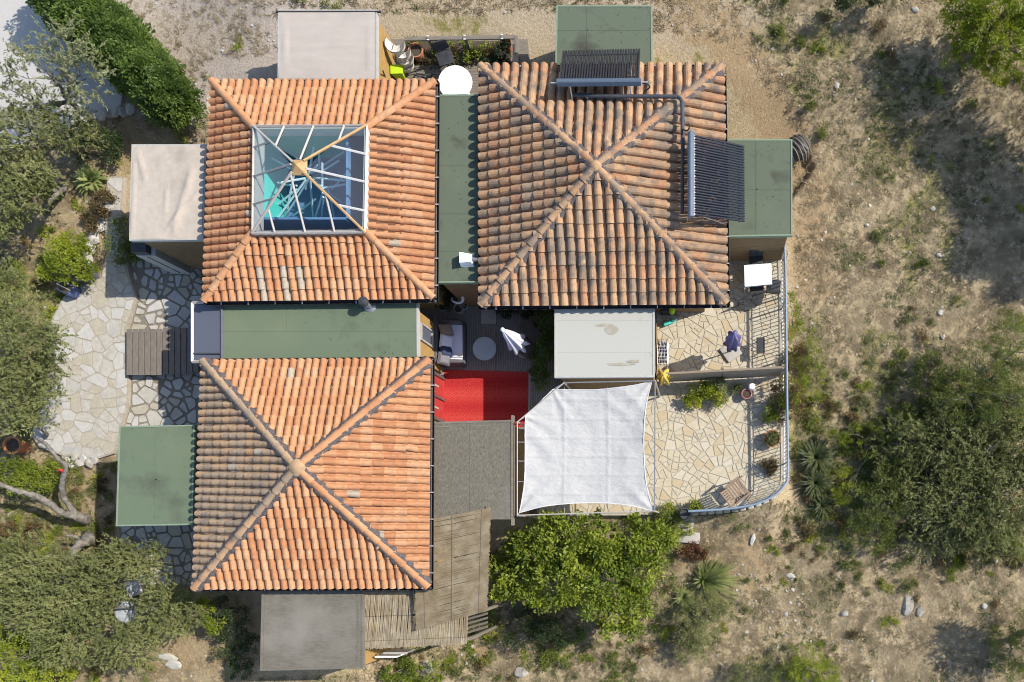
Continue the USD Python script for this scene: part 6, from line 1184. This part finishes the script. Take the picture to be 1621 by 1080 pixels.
# ribbed basket by the right green roof
c = WM(1262, 240); t = thing('ribbed_basket', 'dark basket with pale ribs beside the right green roof', 'basket', c); part(t, 'shell', lathe([(.30, 0), (.38, .18), (.33, .34), (.2, .42), (.001, .45)], c, 18), 'slate_black', 40)
ba, bb = np.array([math.cos(.7), math.sin(.7), 0]), np.array([-math.sin(.7), math.cos(.7), 0])
for k in range(7):
    o = -.33 + k * .11; q = np.linspace(0, math.pi, 12); w_ = math.sqrt(max(.01, .40 ** 2 - o * o)); part(t, 'rib', tube(c + ba * o + np.outer(np.cos(q) * w_, bb) + np.outer(.06 + np.sin(q) * (.50 * w_ / .40), [0, 0, 1]), .016, 5), 'reed')
pl = thing('steel_pole_stub', 'white boundary stub beside the top of the right railing', 'post', WM(1245, 410)); part(pl, 'post', tube([WM(1245, 410), WM(1245, 410) + [0, 0, .45]], .03, 7), 'white_paint'); part(pl, 'cap', lathe([(.04, .45), (.03, .48), (.001, .49)], WM(1245, 410), 8), 'trim_light')
t = thing('rusty_grille', 'small rusty rectangular grille outside the railing among the yellow flowers', 'grille', WM(1250, 517))
for a, b in (((1246, 505), (1246, 530)), ((1255, 505), (1255, 530)), ((1246, 505), (1255, 505)), ((1246, 530), (1255, 530)), ((1250, 505), (1250, 530))): part(t, 'bar', tube([WM(*a, .5), WM(*b, .5)], .014, 4), 'terracotta_pot')

# ------------------------------------------------------------------ rocks, pebbles, grass
rr = np.random.default_rng(14)
for x, y, sx, sy, fl, lab in ((1437, 957, .20, .34, .45, 'large pale pointed boulder in the dry grass at lower right'), (1456, 967, .12, .19, .6, 'smaller pale rock just right of the pointed boulder'), (1559, 960, .11, .10, .6, 'white rock at the right, alone in the dry grass below the wide olive'), (1562, 958, .0, .0, .5, ''), (1561, 920, .0, .0, .5, ''),
                              (1555, 961, .0, .0, .5, ''), (1564, 961, .0, 0, .5, ''), (264, 1040, .36, .13, .35, 'long flat pale stone slab on bare soil in the lower left'), (273, 1052, .28, .16, .35, 'flat triangular stone under the long slab in the lower left'), (676, 1056, .24, .22, .5, 'grey boulder beside the bush at the bottom edge'), (825, 1065, .28, .18, .5, 'grey rock at the bottom edge below the dark shrub'),
                              (1252, 912, .15, .09, .5, 'cream stone right of the yucca, on bare soil'), (1191, 854, .10, .20, .45, 'long cream stone below the railing curve'), (1336, 971, .14, .12, .6, 'white stone in the gravelly patch left of the pointed boulder'), (1477, 330, .09, .08, .6, 'round white stone near the dappled shadow on the right'), (1489, 495, .10, .11, .6, 'white stone in the dry grass above the dark tree'), (1493, 533, .07, .09, .6, 'small white stone just above the green bush at right'),
                              (1487, 404, .10, .07, .6, 'pale stone beside the lower edge of the dappled shadow'), (1250, 283, .05, .10, .4, 'blue grey splinter of stone near the ribbed basket'), (1373, 357, .07, .06, .6, 'white stone left of the dappled shadow'), (1357, 648, .07, .06, .6, 'pale stone beside the yellowish low bush'), (1417, 222, .07, .06, .6, 'white stone in the green grass patch at upper right'),
                              (1450, 15, .12, .08, .6, 'white stone by the bare soil patch near the top edge'), (1325, 135, .07, .11, .5, 'cream stone left of the tree shadow at upper right'), (1107, 878, .05, .05, .5, 'white chip beside the reddish plant'), (700, 1018, .10, .07, .6, 'white stone below the reed mats'), (560, 0, 0, 0, 0, '')):
    if sx <= 0: continue
    solo('rock', lab, 'rock', rockmesh(WM(x, y, .03), (sx, sy, min(sx, sy)), rr, fl, 2, -.18), 'rock' if 'grey' in lab or 'boulder' in lab else 'stone_white', False)
FRAME = (-170, 1830, -190, 1270)
blocked = [Polygon(TERR_PX).buffer(4), Polygon(YARD_PX), Polygon([(160, 225), (340, 215), (345, 110), (690, 110), (840, 50), (1160, 100), (1262, 212), (1262, 790), (1040, 822), (1040, 640), (830, 640), (830, 830), (690, 930), (560, 1070), (400, 1075), (400, 930), (180, 930)]), Polygon([(600, 60), (840, 60), (840, 160), (600, 160)])]
pathb = Polygon(PATH_PX); roadb = Polygon([(-60, -80), (40, -80), (62, 0), (105, 48), (160, 95), (200, 130), (190, 180), (120, 200), (-80, 260)])
def scatter(n, seed, avoid=True):
    r = np.random.default_rng(seed); x = r.uniform(*[W(FRAME[0], 0)[0], W(FRAME[1], 0)[0]], n); y = r.uniform(*[W(0, FRAME[3])[1], W(0, FRAME[2])[1]], n); u, v = uv0(x, y)
    from shapely import contains_xy
    ok = np.ones(n, bool)
    for P in blocked + [pathb, roadb]: ok &= ~contains_xy(P, u, v)
    return x[ok], y[ok], u[ok], v[ok], r
def instancer(name, x, y, z, ang, sc, kind_idx, protos, mats, tilt=None):
    pi = UsdGeom.PointInstancer.Define(stage, '/World/' + name); n = len(x); paths = []
    for k, (vf, m) in enumerate(zip(protos, mats)):
        pp_ = f'/World/{name}/{name}_piece' + ('' if k == 0 else f'_{k:03d}'); usdkit.mesh(stage, pp_, vf, MATS[m]); paths.append(Sdf.Path(pp_))
    pi.CreatePrototypesRel().SetTargets(paths); pi.CreatePositionsAttr(Vt.Vec3fArray.FromNumpy(np.c_[x, y, z].astype(np.float32))); pi.CreateProtoIndicesAttr(Vt.IntArray.FromNumpy(np.asarray(kind_idx, np.int32)))
    q = np.zeros((n, 4), np.float32); pi.CreateOrientationsAttr(Vt.QuathArray([Gf.Quath(float(math.cos(a / 2)), 0, 0, float(math.sin(a / 2))) for a in ang])); pi.CreateScalesAttr(Vt.Vec3fArray.FromNumpy(np.asarray(sc, np.float32)))
    return pi.GetPrim()
def tuft(seed, nb, h, w, spread, lay):
    r = np.random.default_rng(seed); m = MB()
    for _ in range(nb):
        a, b = r.uniform(0, 6.28), r.uniform(0, 6.28); o = np.array([spread * r.random() * math.cos(a), spread * r.random() * math.sin(a), 0]); d = np.array([math.cos(b) * lay, math.sin(b) * lay, r.uniform(.35, 1.0)]); d /= np.linalg.norm(d); l = h * r.uniform(.5, 1.2); s = np.array([-math.sin(b), math.cos(b), 0]) * w / 2
        p1 = o + d * l * .6; p2 = o + d * l * 1.0 - [0, 0, l * .2]; p2[2] = max(p2[2], .005); m.add([o - s, o + s, p1 + s * .8, p1 - s * .8, p2], [[0, 1, 2], [0, 2, 3], [3, 2, 4]])
    return m.out()
x, y, u, v, r = scatter(205000, 91); g, gr, so = zones(u, v, x, y); nz = meshkit.noise(np.stack([x * 1.3, y * 1.3, 0 * x], -1), 21)
keep = r.random(len(x)) < np.clip((1 - .88 * gr) * (1 - .75 * so) * (.35 + .75 * nz), 0, 1); x, y, u, v, g, gr = (k[keep] for k in (x, y, u, v, g, gr))
isg = r.random(len(x)) < g * .62; k = np.where(isg, 4 + r.integers(0, 2, len(x)), r.integers(0, 4, len(x))); s = r.uniform(.45, 1.15, len(x)); z = gzat(x, y) - .01
for nm, sel, base_k, protos, ms in (('dry_grass', ~isg, 0, [tuft(1, 13, .15, .016, .07, 1.6), tuft(2, 11, .13, .018, .08, 1.9), tuft(3, 15, .17, .014, .08, 1.4), tuft(4, 10, .12, .02, .06, 2.2)], ['grass_dry'] * 4), ('green_grass', isg, 4, [tuft(5, 16, .13, .022, .08, 1.3), tuft(6, 13, .11, .028, .07, 1.2)], ['grass_green'] * 2)):
    tagp(instancer(nm, x[sel], y[sel], z[sel], r.uniform(0, 6.28, sel.sum()), np.repeat(s[sel, None], 3, 1), k[sel] - base_k, protos, ms), 'short %s covering the open ground around the house' % ('sun bleached dry grass' if 'dry' in nm else 'green grass and weeds in patches'), 'grass', kind='stuff')
x, y, u, v, r = scatter(24000, 92); g, gr, so = zones(u, v, x, y); nz = meshkit.noise(np.stack([x * .6, y * .6, 0 * x], -1), 33)
rocky = np.clip(1.2 - np.hypot((u - 1245) / 130, (v - 1000) / 90), 0, 1) + .8 * np.clip(1.2 - np.hypot((u - 720) / 70, (v - 1040) / 40), 0, 1) + .5 * np.clip(1.2 - np.hypot((u - 90) / 60, (v - 480) / 50), 0, 1)
keep = r.random(len(x)) < np.clip(.13 + .30 * gr + .22 * so + .9 * rocky + .25 * (nz - .5), 0, 1); x, y = x[keep], y[keep]; n = len(x)
s = (.014 + .05 * r.random(n) ** 2.6) * (1 + .5 * np.clip(rocky[keep], 0, 1)); pr = [rockmesh((0, 0, .15), (1, 1 * q, .8), np.random.default_rng(40 + i), .7, 1) for i, q in enumerate((.7, .8, .6, .9, .75))]
tagp(instancer('pebbles', x, y, gzat(x, y), r.uniform(0, 6.28, n), np.c_[s, s, s * .8], r.integers(0, 5, n), pr, ['stone_white_b', 'rock', 'stone_white_c', 'stone_white', 'rock']), 'loose pale pebbles and gravel strewn over the bare ground', 'pebbles', kind='stuff')

# ------------------------------------------------------------------ low scrub
def scrubclump(seed, lf):
    r = np.random.default_rng(seed); return crown_leaves([((0, 0, .07), (.16, .14, .08)), ((.12, .06, .05), (.09, .09, .06))], r, (.05, .022, .10, 26, 60), 1.0)
x, y, u, v, r = scatter(16000, 93); g, gr, so = zones(u, v, x, y); nz = meshkit.noise(np.stack([x * .8, y * .8, 0 * x], -1), 41)
east = np.clip(1.25 - np.hypot((u - 1400) / 230, (v - 740) / 170), 0, 1) + np.clip(1.1 - np.hypot((u - 1560) / 120, (v - 830) / 80), 0, 1) * .8 + .8 * np.clip(1.2 - np.hypot((u - 60) / 150, (v - 900) / 220), 0, 1) + .4 * np.clip(1.2 - np.hypot((u - 40) / 120, (v - 430) / 120), 0, 1) + .5 * np.clip(1.2 - np.hypot((u - 880) / 220, (v - 1030) / 60), 0, 1)
keep = r.random(len(x)) < np.clip(.02 + 1.1 * east * (.2 + 1.5 * nz) + .06 * g, 0, .9); x, y = x[keep], y[keep]; n = len(x); s = r.uniform(.5, 1.5, n)
tagp(instancer('low_scrub', x, y, gzat(x, y) - .01, r.uniform(0, 6.28, n), np.c_[s, s, s], r.integers(0, 5, n), [scrubclump(60 + i, 0) for i in range(5)], ['leaf_shrub', 'leaf_olive', 'leaf_yellow', 'leaf_shrub', 'leaf_dry']), 'low green and brownish scrub spreading over the slope between the bushes', 'scrub', kind='stuff')
